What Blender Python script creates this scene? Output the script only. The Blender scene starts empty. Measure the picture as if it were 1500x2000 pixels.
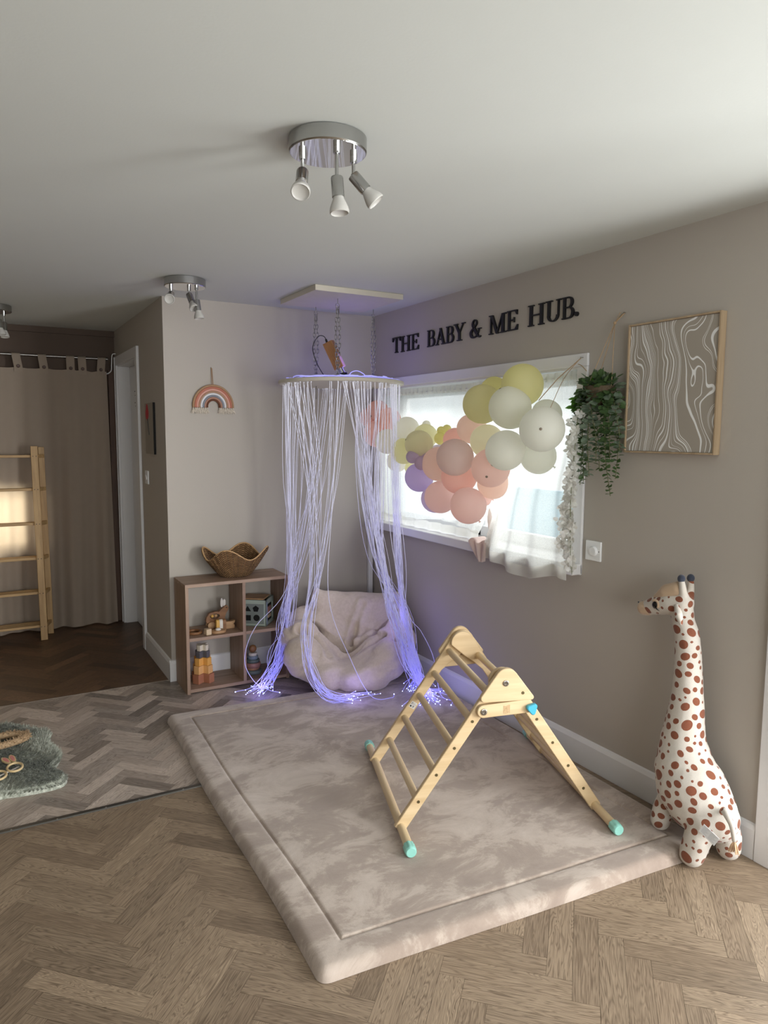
import bpy, bmesh, math, random
import numpy as np
from mathutils import Vector, Matrix
random.seed(7); rng = np.random.default_rng(7)
PI = math.pi
sc = bpy.context.scene
COL = sc.collection

# ---------------------------------------------------------------- camera
def make_camera():
    yaw, pitch, roll = math.radians(29.4815), math.radians(6.1832), math.radians(0.3254)
    cy, sy, cp, sp = math.cos(yaw), math.sin(yaw), math.cos(pitch), math.sin(pitch)
    f = Vector((sy*cp, cy*cp, -sp)); r = Vector((cy, -sy, 0)); u = r.cross(f)
    r2 = r*math.cos(roll)+u*math.sin(roll); u2 = -r*math.sin(roll)+u*math.cos(roll)
    cam = bpy.data.cameras.new('camera'); cam.sensor_fit = 'HORIZONTAL'; cam.sensor_width = 36
    cam.lens = 36*1395.34/1500; cam.clip_start = .05; cam.clip_end = 200
    o = bpy.data.objects.new('camera', cam); COL.objects.link(o)
    m = Matrix((r2, u2, -f)).transposed().to_4x4(); m.translation = (-2.3569, -4.3299, 1.5093)
    o.matrix_world = m; sc.camera = o
make_camera()

# ---------------------------------------------------------------- world, daylight, exposure
w = bpy.data.worlds.new('overcast_sky'); sc.world = w; w.use_nodes = True
bg = w.node_tree.nodes['Background']; bg.inputs[0].default_value = (.90, .97, 1.0, 1); bg.inputs[1].default_value = 1.05
def area(name, loc, rot, sx, sy, energy, col):
    l = bpy.data.lights.new(name, 'AREA'); l.shape = 'RECTANGLE'; l.size = sx; l.size_y = sy
    l.energy = energy; l.color = col
    o = bpy.data.objects.new(name, l); COL.objects.link(o); o.location = loc; o.rotation_euler = rot
    return o
# daylight entering through the glazed patio doors beside the camera (outside the wall, shining in)
area('patio_daylight', (.75, -4.2, 1.15), (0, PI/2, 0), 2.0, 2.1, 36, (.95, .985, 1))
area('patio_added_fill', (.62, -5.7, 1.25), (PI/2, 0, math.radians(13)), 1.3, 1.9, 165, (.98, .985, 1))  # added lamp, angled through the doors to brighten the back wall
# added unseen fill from behind the camera, lifts the back wall and floor
area('added_front_fill', (-1.9, -6.75, 1.35), (PI/2, 0, 0), 2.6, 1.3, 56, (.98, .985, 1))
# daylight behind the curtained window and behind the far small window
area('window_daylight', (1.25, -1.0, 2.75), (0, math.radians(42), 0), 1.2, 1.9, 58, (.98, 1, .99))
area('rear_window_daylight', (-2.55, 2.2, .95), (PI/2, 0, PI), .8, .5, 30, (1, .93, .72))
sc.view_settings.view_transform = 'Standard'; sc.view_settings.look = 'None'
sc.view_settings.gamma = 1; sc.view_settings.use_curve_mapping = False
sc.view_settings.exposure = 0.62
sc.cycles.use_adaptive_sampling = True; sc.cycles.adaptive_threshold = .035
sc.cycles.max_bounces = 8; sc.cycles.transmission_bounces = 6; sc.cycles.caustics_reflective = False; sc.cycles.caustics_refractive = False

# ---------------------------------------------------------------- material helpers
def lin(c):
    return tuple(((v/255)/12.92 if v/255 <= .04045 else ((v/255+.055)/1.055)**2.4) for v in c)
class NT:
    def __init__(s, name):
        s.m = bpy.data.materials.new(name); s.m.use_nodes = True; s.t = s.m.node_tree; s.n = s.t.nodes; s.l = s.t.links
        s.b = s.n['Principled BSDF']; s.out = s.n['Material Output']
    def new(s, typ, **kw):
        n = s.n.new(typ)
        for k, v in kw.items(): setattr(n, k, v)
        return n
    def link(s, a, b): s.l.new(a, b)
    def math(s, op, a, b=None, c=None):
        n = s.n.new('ShaderNodeMath'); n.operation = op
        for i, v in enumerate((a, b, c)):
            if v is None: continue
            if isinstance(v, (int, float)): n.inputs[i].default_value = v
            else: s.l.new(v, n.inputs[i])
        return n.outputs[0]
    def noise(s, vec, scale, detail=3, rough=.5, dist=0, dims='3D'):
        n = s.n.new('ShaderNodeTexNoise'); n.noise_dimensions = dims
        n.inputs['Scale'].default_value = scale; n.inputs['Detail'].default_value = detail
        n.inputs['Roughness'].default_value = rough; n.inputs['Distortion'].default_value = dist
        if vec is not None: s.l.new(vec, n.inputs['W' if dims == '1D' else 'Vector'])
        return n.outputs[0]
    def ramp(s, fac, stops, interp='LINEAR'):
        n = s.n.new('ShaderNodeValToRGB'); n.color_ramp.interpolation = interp
        e = n.color_ramp.elements
        while len(e) < len(stops): e.new(.5)
        for el, (p, c) in zip(e, stops): el.position = p; el.color = (*c[:3], 1)
        s.l.new(fac, n.inputs[0]); return n.outputs[0]
    def mix(s, fac, a, b, typ='MIX'):
        n = s.n.new('ShaderNodeMix'); n.data_type = 'RGBA'; n.blend_type = typ
        for i, v in ((0, fac), (6, a), (7, b)):
            if isinstance(v, (int, float)): n.inputs[i].default_value = v
            elif isinstance(v, tuple): n.inputs[i].default_value = (*v[:3], 1)
            else: s.l.new(v, n.inputs[i])
        return n.outputs[2]
    def coord(s, which='Object', scale=None, rot=None):
        t = s.n.new('ShaderNodeTexCoord').outputs[which]
        if scale or rot:
            mp = s.n.new('ShaderNodeMapping')
            if scale: mp.inputs['Scale'].default_value = scale
            if rot: mp.inputs['Rotation'].default_value = rot
            s.l.new(t, mp.inputs[0]); return mp.outputs[0]
        return t
    def bump(s, h, strength=.3, dist=.01):
        n = s.n.new('ShaderNodeBump'); n.inputs['Strength'].default_value = strength; n.inputs['Distance'].default_value = dist
        s.l.new(h, n.inputs['Height']); s.l.new(n.outputs[0], s.b.inputs['Normal'])
    def col(s, c):
        if isinstance(c, tuple): s.b.inputs['Base Color'].default_value = (*c[:3], 1)
        else: s.l.new(c, s.b.inputs['Base Color'])
    def set(s, **kw):
        for k, v in kw.items(): s.b.inputs[k.replace('_', ' ')].default_value = v
M = {}
def plain(name, c, rough=.55, metal=0, var=0.06, vscale=12, bump=0, bscale=150, sheen=0, spec=.5):
    """a procedural material: slight colour variation and optional fine relief"""
    t = NT(name); c = lin(c)
    v = t.coord('Object'); n = t.noise(v, vscale, 3)
    t.col(t.mix(n, tuple(x*(1-var) for x in c), tuple(min(1, x*(1+var)) for x in c)))
    t.set(Roughness=rough, Metallic=metal)
    t.b.inputs['Specular IOR Level'].default_value = spec
    if sheen: t.b.inputs['Sheen Weight'].default_value = sheen
    if bump: t.bump(t.noise(v, bscale, 2), bump, .004)
    M[name] = t.m; return t.m
def wood_uv(name, dark, light, grain=1.0, vary=.5, rough=.45):
    """planks: UV is (metres along, metres across); tone differs from plank to plank"""
    t = NT(name)
    uv = t.n.new('ShaderNodeUVMap').outputs[0]
    at = t.new('ShaderNodeAttribute', attribute_name='rnd').outputs['Fac']
    oi = t.new('ShaderNodeObjectInfo').outputs['Random']
    r = t.math('FRACT', t.math('ADD', at, t.math('MULTIPLY', oi, 7.31)))
    r2 = t.math('FRACT', t.math('MULTIPLY', r, 17.77))
    cb = t.n.new('ShaderNodeCombineXYZ'); t.link(t.math('MULTIPLY', r, 13.7), cb.inputs[0]); t.link(t.math('MULTIPLY', r2, 5.3), cb.inputs[1])
    ad = t.new('ShaderNodeVectorMath', operation='ADD'); t.link(uv, ad.inputs[0]); t.link(cb.outputs[0], ad.inputs[1])
    mp = t.n.new('ShaderNodeMapping'); mp.inputs['Scale'].default_value = (1.6, 16, 1); t.link(ad.outputs[0], mp.inputs[0])
    fig = t.noise(mp.outputs[0], 2.2, 2, .5, .6)
    # cathedral figure: contour lines of a stretched noise, only on some planks
    rings = t.math('ABSOLUTE', t.math('SUBTRACT', t.math('FRACT', t.math('MULTIPLY', fig, 13)), .5))
    mp2 = t.n.new('ShaderNodeMapping'); mp2.inputs['Scale'].default_value = (10, 330, 1); t.link(ad.outputs[0], mp2.inputs[0])
    fine = t.noise(mp2.outputs[0], 1.0, 3, .6)
    streak = t.math('ADD', t.math('MULTIPLY', fine, .6), t.math('MULTIPLY', rings, t.math('ADD', .15, t.math('MULTIPLY', r2, .75))))
    s2 = t.ramp(streak, [(.26, (0, 0, 0)), (.62, (1, 1, 1))])
    ln = t.ramp(rings, [(.30, (1, 1, 1)), (.44, (0, 0, 0))])
    base = t.mix(r, tuple(x*(1-vary*.55) for x in lin(dark)), lin(dark))
    lite = t.mix(r, tuple(x*(1-vary*.45) for x in lin(light)), lin(light))
    t.col(t.mix(t.math('MULTIPLY', t.math('SUBTRACT', 1, ln), t.math('MULTIPLY', r2, .55)), t.mix(s2, base, lite), tuple(x*.72 for x in lin(dark)))); t.set(Roughness=rough)
    t.bump(fine, .12*grain, .001)
    M[name] = t.m; return t.m
def wood_obj(name, dark, light, axis='X', rough=.5, scale=1):
    t = NT(name)
    s = {'X': (3, 45, 45), 'Y': (45, 3, 45), 'Z': (45, 45, 3)}[axis]
    v = t.coord('Object', tuple(x*scale for x in s))
    oi = t.new('ShaderNodeObjectInfo').outputs['Random']
    ad = t.new('ShaderNodeVectorMath', operation='ADD'); t.link(v, ad.inputs[0])
    cb = t.n.new('ShaderNodeCombineXYZ'); t.link(t.math('MULTIPLY', oi, 40.), cb.inputs[0]); t.link(t.math('MULTIPLY', oi, 17.), cb.inputs[2]); t.link(cb.outputs[0], ad.inputs[1])
    n = t.noise(ad.outputs[0], 1, 4, .55, .4)
    t.col(t.ramp(n, [(.3, lin(dark)), (.7, lin(light))])); t.set(Roughness=rough)
    M[name] = t.m; return t.m
def thin(name, c, transp=.3, transl=.6, rough=.8, var=.05, weave=0):
    """fabric or latex that lets light through: transparent + translucent + diffuse"""
    t = NT(name); c = lin(c)
    v = t.coord('Object'); n = t.noise(v, 20, 3)
    colr = t.mix(n, tuple(x*(1-var) for x in c), c)
    d = t.new('ShaderNodeBsdfDiffuse'); tl = t.new('ShaderNodeBsdfTranslucent'); tr = t.new('ShaderNodeBsdfTransparent')
    t.link(colr, d.inputs[0]); t.link(colr, tl.inputs[0])
    m1 = t.new('ShaderNodeMixShader'); m1.inputs[0].default_value = transl; t.link(d.outputs[0], m1.inputs[1]); t.link(tl.outputs[0], m1.inputs[2])
    m2 = t.new('ShaderNodeMixShader'); t.link(m1.outputs[0], m2.inputs[1]); t.link(tr.outputs[0], m2.inputs[2])
    if weave:
        f = t.noise(v, weave, 2); t.link(t.math('MULTIPLY', f, transp*2), m2.inputs[0])
    else: m2.inputs[0].default_value = transp
    t.link(m2.outputs[0], t.out.inputs[0]); M[name] = t.m; return t.m
def latex(name, c):
    t = NT(name); c = lin(c)
    v = t.coord('Object'); n = t.noise(v, 5, 2)
    colr = t.mix(n, tuple(x*.96 for x in c), c)
    t.col(colr); t.set(Roughness=.42); t.b.inputs['Specular IOR Level'].default_value = .35
    tl = t.new('ShaderNodeBsdfTranslucent'); t.link(colr, tl.inputs[0])
    m1 = t.new('ShaderNodeMixShader'); m1.inputs[0].default_value = .70
    t.link(t.b.outputs[0], m1.inputs[1]); t.link(tl.outputs[0], m1.inputs[2]); t.link(m1.outputs[0], t.out.inputs[0])
    M[name] = t.m; return t.m
def emis(name, c, strength, base=None, rough=.4):
    t = NT(name); n = t.noise(t.coord('Object'), 60, 2)
    t.col(lin(base or c)); t.set(Roughness=rough)
    t.link(t.mix(n, tuple(x*.8 for x in lin(c)), lin(c)), t.b.inputs['Emission Color'])
    t.b.inputs['Emission Strength'].default_value = strength
    M[name] = t.m; return t.m

# ---------------------------------------------------------------- mesh helpers
class MB:
    def __init__(s): s.v = []; s.f = []
    def add(s, vs, fs):
        o = len(s.v); s.v.extend([tuple(map(float, v)) for v in vs]); s.f.extend([tuple(i+o for i in f) for f in fs]); return s
    def box(s, lo, hi):
        x0, y0, z0 = lo; x1, y1, z1 = hi
        return s.add([(x0,y0,z0),(x1,y0,z0),(x1,y1,z0),(x0,y1,z0),(x0,y0,z1),(x1,y0,z1),(x1,y1,z1),(x0,y1,z1)],
                     [(0,3,2,1),(4,5,6,7),(0,1,5,4),(1,2,6,5),(2,3,7,6),(3,0,4,7)])
    def obox(s, c, size, rz=0, mat=None):
        m = mat if mat is not None else Matrix.Rotation(rz, 3, 'Z')
        h = [x/2 for x in size]; vs = []
        for z in (-1, 1):
            for x, y in ((-1,-1),(1,-1),(1,1),(-1,1)):
                vs.append(Vector(c)+m @ Vector((x*h[0], y*h[1], z*h[2])))
        return s.add(vs, [(0,3,2,1),(4,5,6,7),(0,1,5,4),(1,2,6,5),(2,3,7,6),(3,0,4,7)])
    def prism(s, poly, fn, d0, d1):
        """poly: list of (a,b); fn(a,b,d)->xyz; extruded from depth d0 to d1"""
        n = len(poly)
        vs = [fn(a, b, d0) for a, b in poly]+[fn(a, b, d1) for a, b in poly]
        fs = [tuple(range(n-1, -1, -1)), tuple(range(n, 2*n))]+[(i, (i+1) % n, n+(i+1) % n, n+i) for i in range(n)]
        return s.add(vs, fs)
    def cyl(s, p0, p1, r0, r1=None, n=16, caps=True):
        r1 = r0 if r1 is None else r1
        p0, p1 = Vector(p0), Vector(p1); d = (p1-p0).normalized()
        a = d.orthogonal().normalized(); b = d.cross(a); vs = []
        for p, r in ((p0, r0), (p1, r1)):
            for i in range(n):
                t = 2*PI*i/n; vs.append(p+(a*math.cos(t)+b*math.sin(t))*r)
        fs = [(i, (i+1) % n, n+(i+1) % n, n+i) for i in range(n)]
        if caps: fs += [tuple(range(n-1, -1, -1)), tuple(range(n, 2*n))]
        return s.add(vs, fs)
    def lathe(s, prof, p0=(0,0,0), axis=(0,0,1), n=24, closed=False):
        """prof: [(r, h)] along axis from p0"""
        p0 = Vector(p0); d = Vector(axis).normalized(); a = d.orthogonal().normalized(); b = d.cross(a)
        vs = []; m = len(prof)
        for r, h in prof:
            for i in range(n):
                t = 2*PI*i/n; vs.append(p0+d*h+(a*math.cos(t)+b*math.sin(t))*r)
        fs = []
        for k in range(m-1 if not closed else m):
            k2 = (k+1) % m
            for i in range(n):
                j = (i+1) % n; fs.append((k*n+i, k*n+j, k2*n+j, k2*n+i))
        if not closed: fs += [tuple(range(n-1, -1, -1)), tuple(range((m-1)*n, m*n))]
        return s.add(vs, fs)
    def tube(s, path, r, n=6, caps=True, closed=False):
        P = [Vector(p) for p in path]; m = len(P); vs = []
        rs = r if isinstance(r, (list, tuple, np.ndarray)) else [r]*m
        a = None
        for k in range(m):
            if closed: t = P[(k+1) % m]-P[k-1]
            else: t = P[min(k+1, m-1)]-P[max(k-1, 0)]
            t = t.normalized() if t.length > 1e-9 else Vector((0,0,1))
            if a is None: a = t.orthogonal().normalized()
            else:
                a = a-t*a.dot(t); a = a.normalized() if a.length > 1e-6 else t.orthogonal().normalized()
            b = t.cross(a)
            for i in range(n):
                q = 2*PI*i/n; vs.append(P[k]+(a*math.cos(q)+b*math.sin(q))*rs[k])
        fs = []
        for k in range(m if closed else m-1):
            k2 = (k+1) % m
            for i in range(n):
                j = (i+1) % n; fs.append((k*n+i, k*n+j, k2*n+j, k2*n+i))
        if caps and not closed: fs += [tuple(range(n-1, -1, -1)), tuple(range((m-1)*n, m*n))]
        return s.add(vs, fs)
    def ball(s, c, r, nu=14, nv=8, sc_=(1,1,1), mat=None):
        vs = []; fs = []
        for j in range(1, nv):
            ph = PI*j/nv
            for i in range(nu):
                t = 2*PI*i/nu
                v = Vector((math.sin(ph)*math.cos(t)*sc_[0], math.sin(ph)*math.sin(t)*sc_[1], math.cos(ph)*sc_[2]))*r
                vs.append(Vector(c)+(mat @ v if mat is not None else v))
        top = Vector((0,0,sc_[2]))*r; bot = -top
        if mat is not None: top, bot = mat @ top, mat @ bot
        vs += [Vector(c)+top, Vector(c)+bot]; T, B = len(vs)-2, len(vs)-1
        for j in range(nv-2):
            for i in range(nu):
                k = (i+1) % nu; fs.append((j*nu+i, (j+1)*nu+i, (j+1)*nu+k, j*nu+k))
        for i in range(nu):
            k = (i+1) % nu; fs.append((T, i, k)); fs.append((B, (nv-2)*nu+k, (nv-2)*nu+i))
        return s.add(vs, fs)
    def chain(s, L, nu=18, nv=12):
        """union of balls and the cones joining them (for remeshing)"""
        for c in L: s.ball(c[:3], c[3], nu, nv)
        for a, b in zip(L[:-1], L[1:]):
            if (Vector(a[:3])-Vector(b[:3])).length > 1e-4: s.cyl(a[:3], b[:3], a[3], b[3], nu)
        return s
    def mesh(s, name='m', off=(0,0,0)):
        me = bpy.data.meshes.new(name)
        if any(off): vs = [(x-off[0], y-off[1], z-off[2]) for x, y, z in s.v]
        else: vs = s.v
        me.from_pydata(vs, [], s.f); me.update(); return me
def wloc(o):
    p = Vector((0,0,0))
    while o is not None: p += o.location; o = o.parent
    return p
def link(name, me, mat, parent=None, smooth=None, bevel=0, local=False):
    o = bpy.data.objects.new(name, me); COL.objects.link(o)
    if mat is not None:
        me.materials.clear(); me.materials.append(M[mat] if isinstance(mat, str) else mat)
    if parent is not None: o.parent = parent
    if smooth is True:
        for p in me.polygons: p.use_smooth = True
    elif smooth:                                            # angle in degrees
        for p in me.polygons: p.use_smooth = True
        bm = bmesh.new(); bm.from_mesh(me); bm.normal_update()
        for e in bm.edges:
            if len(e.link_faces) == 2 and e.calc_face_angle(0) > math.radians(smooth): e.smooth = False
        bm.to_mesh(me); bm.free()
    if bevel:
        b = o.modifiers.new('bevel', 'BEVEL'); b.width = bevel; b.segments = 2; b.limit_method = 'ANGLE'; b.angle_limit = math.radians(40)
    return o
def obj(name, mb, mat, parent=None, smooth=None, bevel=0, local=False):
    """link the collected shapes as ONE mesh object; world coordinates unless local"""
    off = (0,0,0) if (parent is None or local) else tuple(wloc(parent))
    return link(name, mb.mesh(name, off), mat, parent, smooth, bevel)
def tag(o, label, cat, group=None, kind=None):
    o['label'] = label; o['category'] = cat
    if group: o['group'] = group
    if kind: o['kind'] = kind
    return o
def thing(name, label, cat, loc=(0,0,0), group=None, rz=0):
    o = bpy.data.objects.new(name, None); COL.objects.link(o); o.location = loc; o.rotation_euler = (0,0,rz)
    o.empty_display_size = .05
    return tag(o, label, cat, group)
def struct(name, mb, mat, label, cat, smooth=None, bevel=0):
    return tag(obj(name, mb, mat, None, smooth, bevel), label, cat, None, 'structure')
def single(name, mb, mat, label, cat, group=None, smooth=None, bevel=0, base=None):
    """a thing of one mesh, its origin at its base"""
    if base is None:
        a = np.array(mb.v); base = ((a[:,0].min()+a[:,0].max())/2, (a[:,1].min()+a[:,1].max())/2, a[:,2].min())
    base = tuple(float(x) for x in base)
    o = link(name, mb.mesh(name, base), mat, None, smooth, bevel); o.location = base
    return tag(o, label, cat, group)
def base_of(mb):
    a = np.array(mb.v); return tuple(float(x) for x in ((a[:,0].min()+a[:,0].max())/2, (a[:,1].min()+a[:,1].max())/2, a[:,2].min()))
def remesh(mb, voxel, smooth=6, factor=.5):
    me = mb.mesh('tmp'); o = bpy.data.objects.new('tmp', me); COL.objects.link(o)
    r = o.modifiers.new('r', 'REMESH'); r.mode = 'VOXEL'; r.voxel_size = voxel; r.adaptivity = 0
    s = o.modifiers.new('s', 'SMOOTH'); s.iterations = smooth; s.factor = factor
    dg = bpy.context.evaluated_depsgraph_get(); ev = o.evaluated_get(dg)
    out = bpy.data.meshes.new_from_object(ev); bpy.data.objects.remove(o); bpy.data.meshes.remove(me)
    return out
def mesh_co(me):
    a = np.empty(len(me.vertices)*3); me.vertices.foreach_get('co', a); return a.reshape(-1, 3)
def mesh_no(me):
    a = np.empty(len(me.vertices)*3); me.vertices.foreach_get('normal', a); return a.reshape(-1, 3)
def set_co(me, a): me.vertices.foreach_set('co', np.ascontiguousarray(a).ravel()); me.update()
def arc(c, r, a0, a1, n): return [(c[0]+r*math.cos(a0+(a1-a0)*i/n), c[1]+r*math.sin(a0+(a1-a0)*i/n)) for i in range(n+1)]
def catmull(P, n):
    P = [Vector(p) for p in P]; P = [P[0]*2-P[1]]+P+[P[-1]*2-P[-2]]; out = []
    segs = len(P)-3
    for i in range(n+1):
        x = min(i/n*segs, segs-1e-6); k = int(x); t = x-k
        a, b, c, d = P[k:k+4]
        out.append(.5*((2*b)+(c-a)*t+(2*a-5*b+4*c-d)*t*t+(3*b-a-3*c+d)*t**3))
    return out

# ================================================================ THE ROOM
H = 2.3; WX = -1.394; FY = 1.70; LX = -4.3; NY = -6.3
plain('wall_paint', (179, 172, 162), .85, bump=.08, bscale=180, var=.015, vscale=3)
plain('ceiling_paint', (208, 211, 206), .9, bump=.05, bscale=120, var=.01)
plain('white_gloss', (226, 226, 226), .35, var=.02)
plain('white_upvc', (238, 240, 240), .3, var=.01)
plain('dark_wall_paint', (88, 74, 64), .85, var=.04)
plain('subfloor', (52, 42, 34), .9)
plain('grey_trim_metal', (120, 118, 114), .35, metal=.9)
plain('screw_metal', (170, 168, 160), .3, metal=1)
plain('black_matte', (20, 20, 22), .6); plain('seam_taupe', (142, 130, 118), .6)
wood_uv('oak_plank', (114, 96, 78), (182, 160, 134), vary=.5)
wood_uv('grey_plank', (164, 147, 133), (232, 217, 203), vary=1.3)
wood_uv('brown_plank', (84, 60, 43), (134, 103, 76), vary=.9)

# ceiling
struct('ceiling', MB().box((LX, NY, H), (.25, FY+.1, H+.12)), 'ceiling_paint', 'flat white painted ceiling over the whole room', 'ceiling')
# window wall (right), openings for the window and the patio doors
wy0, wy1, wz0, wz1 = -1.93, -.09, .93, 1.815
py0, py1, pz1 = -5.25, -2.965, 2.06
b = MB(); T = .24
for lo, hi in (((0, wy1, 0), (T, FY+.1, H)), ((0, wy0, 0), (T, wy1, wz0)), ((0, wy0, wz1), (T, wy1, H)), ((0, py1, 0), (T, wy0, H)),
               ((0, py0, pz1), (T, py1, H)), ((0, NY, 0), (T, py0, H))): b.box(lo, hi)
struct('wall_right', b, 'wall_paint', 'greige window wall carrying the black letters and the picture', 'wall')
# back wall behind the cube shelf
struct('wall_back', MB().box((WX, 0, 0), (0, .10, H)), 'wall_paint', 'pale greige end wall behind the cube shelf', 'wall')
# return wall of the passage with the door opening
dy0, dy1, dz1 = .79, 1.56, 2.03
b = MB()
for lo, hi in (((WX, .10, 0), (WX+.12, dy0, H)), ((WX, dy1, 0), (WX+.12, FY, H)), ((WX, dy0, dz1), (WX+.12, dy1, H))): b.box(lo, hi)
struct('wall_return', b, 'wall_paint', 'shadowed side wall of the passage with the white doorway', 'wall')
# far wall of the passage with a small low window behind the curtain
gx0, gx1, gz0, gz1 = -2.95, -2.07, .66, 1.10
b = MB()
for lo, hi in (((gx1, FY, 0), (WX+.12, FY+.1, H)), ((LX, FY, 0), (gx0, FY+.1, H)), ((gx0, FY, 0), (gx1, FY+.1, gz0)), ((gx0, FY, gz1), (gx1, FY+.1, H))): b.box(lo, hi)
struct('wall_far', b, 'dark_wall_paint', 'dark brown wall above and behind the tab-top curtain', 'wall')
struct('wall_left', MB().box((LX-.1, NY, 0), (LX, FY, H)), 'wall_paint', 'plain greige wall on the left, beyond the photo', 'wall')
b = MB()
for lo, hi in (((LX, NY-.1, 0), (.24, NY, .7)), ((LX, NY-.1, 2.0), (.24, NY, H)), ((LX, NY-.1, .7), (-3.2, NY, 2.0)), ((-.6, NY-.1, .7), (.24, NY, 2.0))): b.box(lo, hi)  # opening added to let the front fill lamp in
struct('wall_front', b, 'wall_paint', 'plain greige wall behind the photographer', 'wall')
struct('trim_1', MB().box((LX, FY-.02, H-.045), (WX, FY, H)), 'dark_wall_paint', 'narrow dark strip where the far wall meets the ceiling', 'trim')  # thin dark strip along the top of the far wall

# ---- floors: herringbone planks, each a piece of its own
def clip_poly(P, x0, y0, x1, y1):
    for ax, val, sgn in ((0, x0, 1), (0, x1, -1), (1, y0, 1), (1, y1, -1)):
        Q = []
        for i in range(len(P)):
            a, b_ = P[i], P[(i+1) % len(P)]; da = sgn*(a[ax]-val); db = sgn*(b_[ax]-val)
            if da >= 0: Q.append(a)
            if (da > 0 > db) or (da < 0 < db):
                t = da/(da-db); Q.append((a[0]+(b_[0]-a[0])*t, a[1]+(b_[1]-a[1])*t))
        P = Q
        if len(P) < 3: return None
    return P
def area2(P): return abs(sum(P[i][0]*P[(i+1) % len(P)][1]-P[(i+1) % len(P)][0]*P[i][1] for i in range(len(P))))/2
def finish_plank(me, uvs, rnd):
    uvl = me.uv_layers.new(name='UVMap')
    for lp in me.loops: uvl.data[lp.index].uv = uvs[lp.vertex_index]
    a = me.attributes.new('rnd', 'FLOAT', 'POINT')
    a.data.foreach_set('value', np.asarray(rnd, dtype=np.float32) if hasattr(rnd, '__len__') else np.full(len(me.vertices), rnd, np.float32))
def herringbone(floor_ob, mat, W, n, rect, off, seen, limit=300):
    L = W*n; x0, y0, x1, y1 = rect; gap = .0004; th = .003
    ctr = ((x0+x1)/2, (y0+y1)/2); R = math.hypot(x1-x0, y1-y0)/2+L
    N = int(R/W)+2; c45 = math.sqrt(.5)
    # the shared whole plank (12 triangles or fewer), lying along local X
    hb = [(-L/2+gap, -W/2+gap), (L/2-gap, -W/2+gap), (L/2-gap, W/2-gap), (-L/2+gap, W/2-gap)]
    def prism(P, cx=0, cy=0):
        k = len(P); mb = MB(); mb.add([(x, y, 0) for x, y in P]+[(x, y, -th) for x, y in P], [tuple(range(k))]+[(i, k+i, k+(i+1) % k, (i+1) % k) for i in range(k)])
        return mb
    whole = prism(hb).mesh('plank'); finish_plank(whole, [(x, y) for x, y in hb]*2, 0.0); whole.materials.append(M[mat])
    rest = MB(); ruv = []; rr = []; cnt = 0; cands = []
    for k in range(-3*N, 3*N):
        for m in range(-N//n-2, N//n+3):
            for kind in (0, 1):
                if kind == 0: a0, b0, a1, b1 = k+2*n*m, k, k+2*n*m+n, k+1
                else: a0, b0, a1, b1 = k+n+2*n*m, k-n+1, k+n+2*n*m+1, k+1
                ca, cb = (a0+a1)/2*W, (b0+b1)/2*W
                cx, cy = (ca-cb)*c45+off[0], (ca+cb)*c45+off[1]
                if cx < x0-L or cx > x1+L or cy < y0-L or cy > y1+L: continue
                ang = PI/4+(PI/2 if kind else 0); co, si = math.cos(ang), math.sin(ang)
                P = [(cx+x*co-y*si, cy+x*si+y*co) for x, y in hb]
                Q = clip_poly(P, x0, y0, x1, y1)
                if Q is None or area2(Q) < 2e-5: continue
                mx = sum(q[0] for q in Q)/len(Q); my = sum(q[1] for q in Q)/len(Q)
                cands.append((0 if seen(mx, my) else 1, math.hypot(mx+2.36, my+4.33), cx, cy, ang, Q, area2(Q) > area2(P)*.9999))
    cands.sort(key=lambda t: (t[0], t[1]))
    for i, (hid, dist, cx, cy, ang, Q, full) in enumerate(cands):
        co, si = math.cos(ang), math.sin(ang)
        if hid or cnt >= limit:
            loc = [((x-cx)*co+(y-cy)*si, -(x-cx)*si+(y-cy)*co) for x, y in Q]
            q = prism(Q); rest.add(q.v, q.f); ruv += loc*2; rr += [random.random()]*(2*len(Q)); continue
        cnt += 1
        if full: me = whole
        else:
            loc = [((x-cx)*co+(y-cy)*si, -(x-cx)*si+(y-cy)*co) for x, y in Q]
            me = prism(loc).mesh('plank'); finish_plank(me, loc*2, 0.0); me.materials.append(M[mat])
        o = bpy.data.objects.new('plank', me); COL.objects.link(o); o.parent = floor_ob
        o.location = (cx, cy, 0); o.rotation_euler = (0, 0, ang)
    if rest.v:
        me = rest.mesh('plank_field'); finish_plank(me, ruv, rr)
        o = link('plank_field', me, mat, floor_ob); o['kind'] = 'stuff'
def under_rug(x, y): return -1.53 < x < -.12 and -2.62 < y < -.68
SY, SEAM = -1.385, .03
f1 = struct('floor', MB().box((LX, NY, -.10), (.24, SY, -.003)), 'subfloor', 'warm oak herringbone floor in the foreground', 'floor')
herringbone(f1, 'oak_plank', .0725, 5, (LX, NY, .0, SY), (.035, -.02), lambda x, y: x > -2.6 and y > -3.75 and not under_rug(x, y))
f2 = struct('floor', MB().box((LX, SY, -.10), (.24, SEAM, -.003)), 'subfloor', 'grey-brown herringbone vinyl floor around the shelf and the fluffy rug', 'floor')
herringbone(f2, 'grey_plank', .060, 4, (LX, SY, .0, SEAM), (.01, .03), lambda x, y: x > -2.55 and not under_rug(x, y))
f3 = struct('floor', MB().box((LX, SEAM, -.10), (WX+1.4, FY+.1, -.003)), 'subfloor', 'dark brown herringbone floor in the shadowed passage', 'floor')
herringbone(f3, 'brown_plank', .072, 5, (LX, SEAM, WX+.12, FY), (.02, .05), lambda x, y: x > -2.6)
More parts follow.
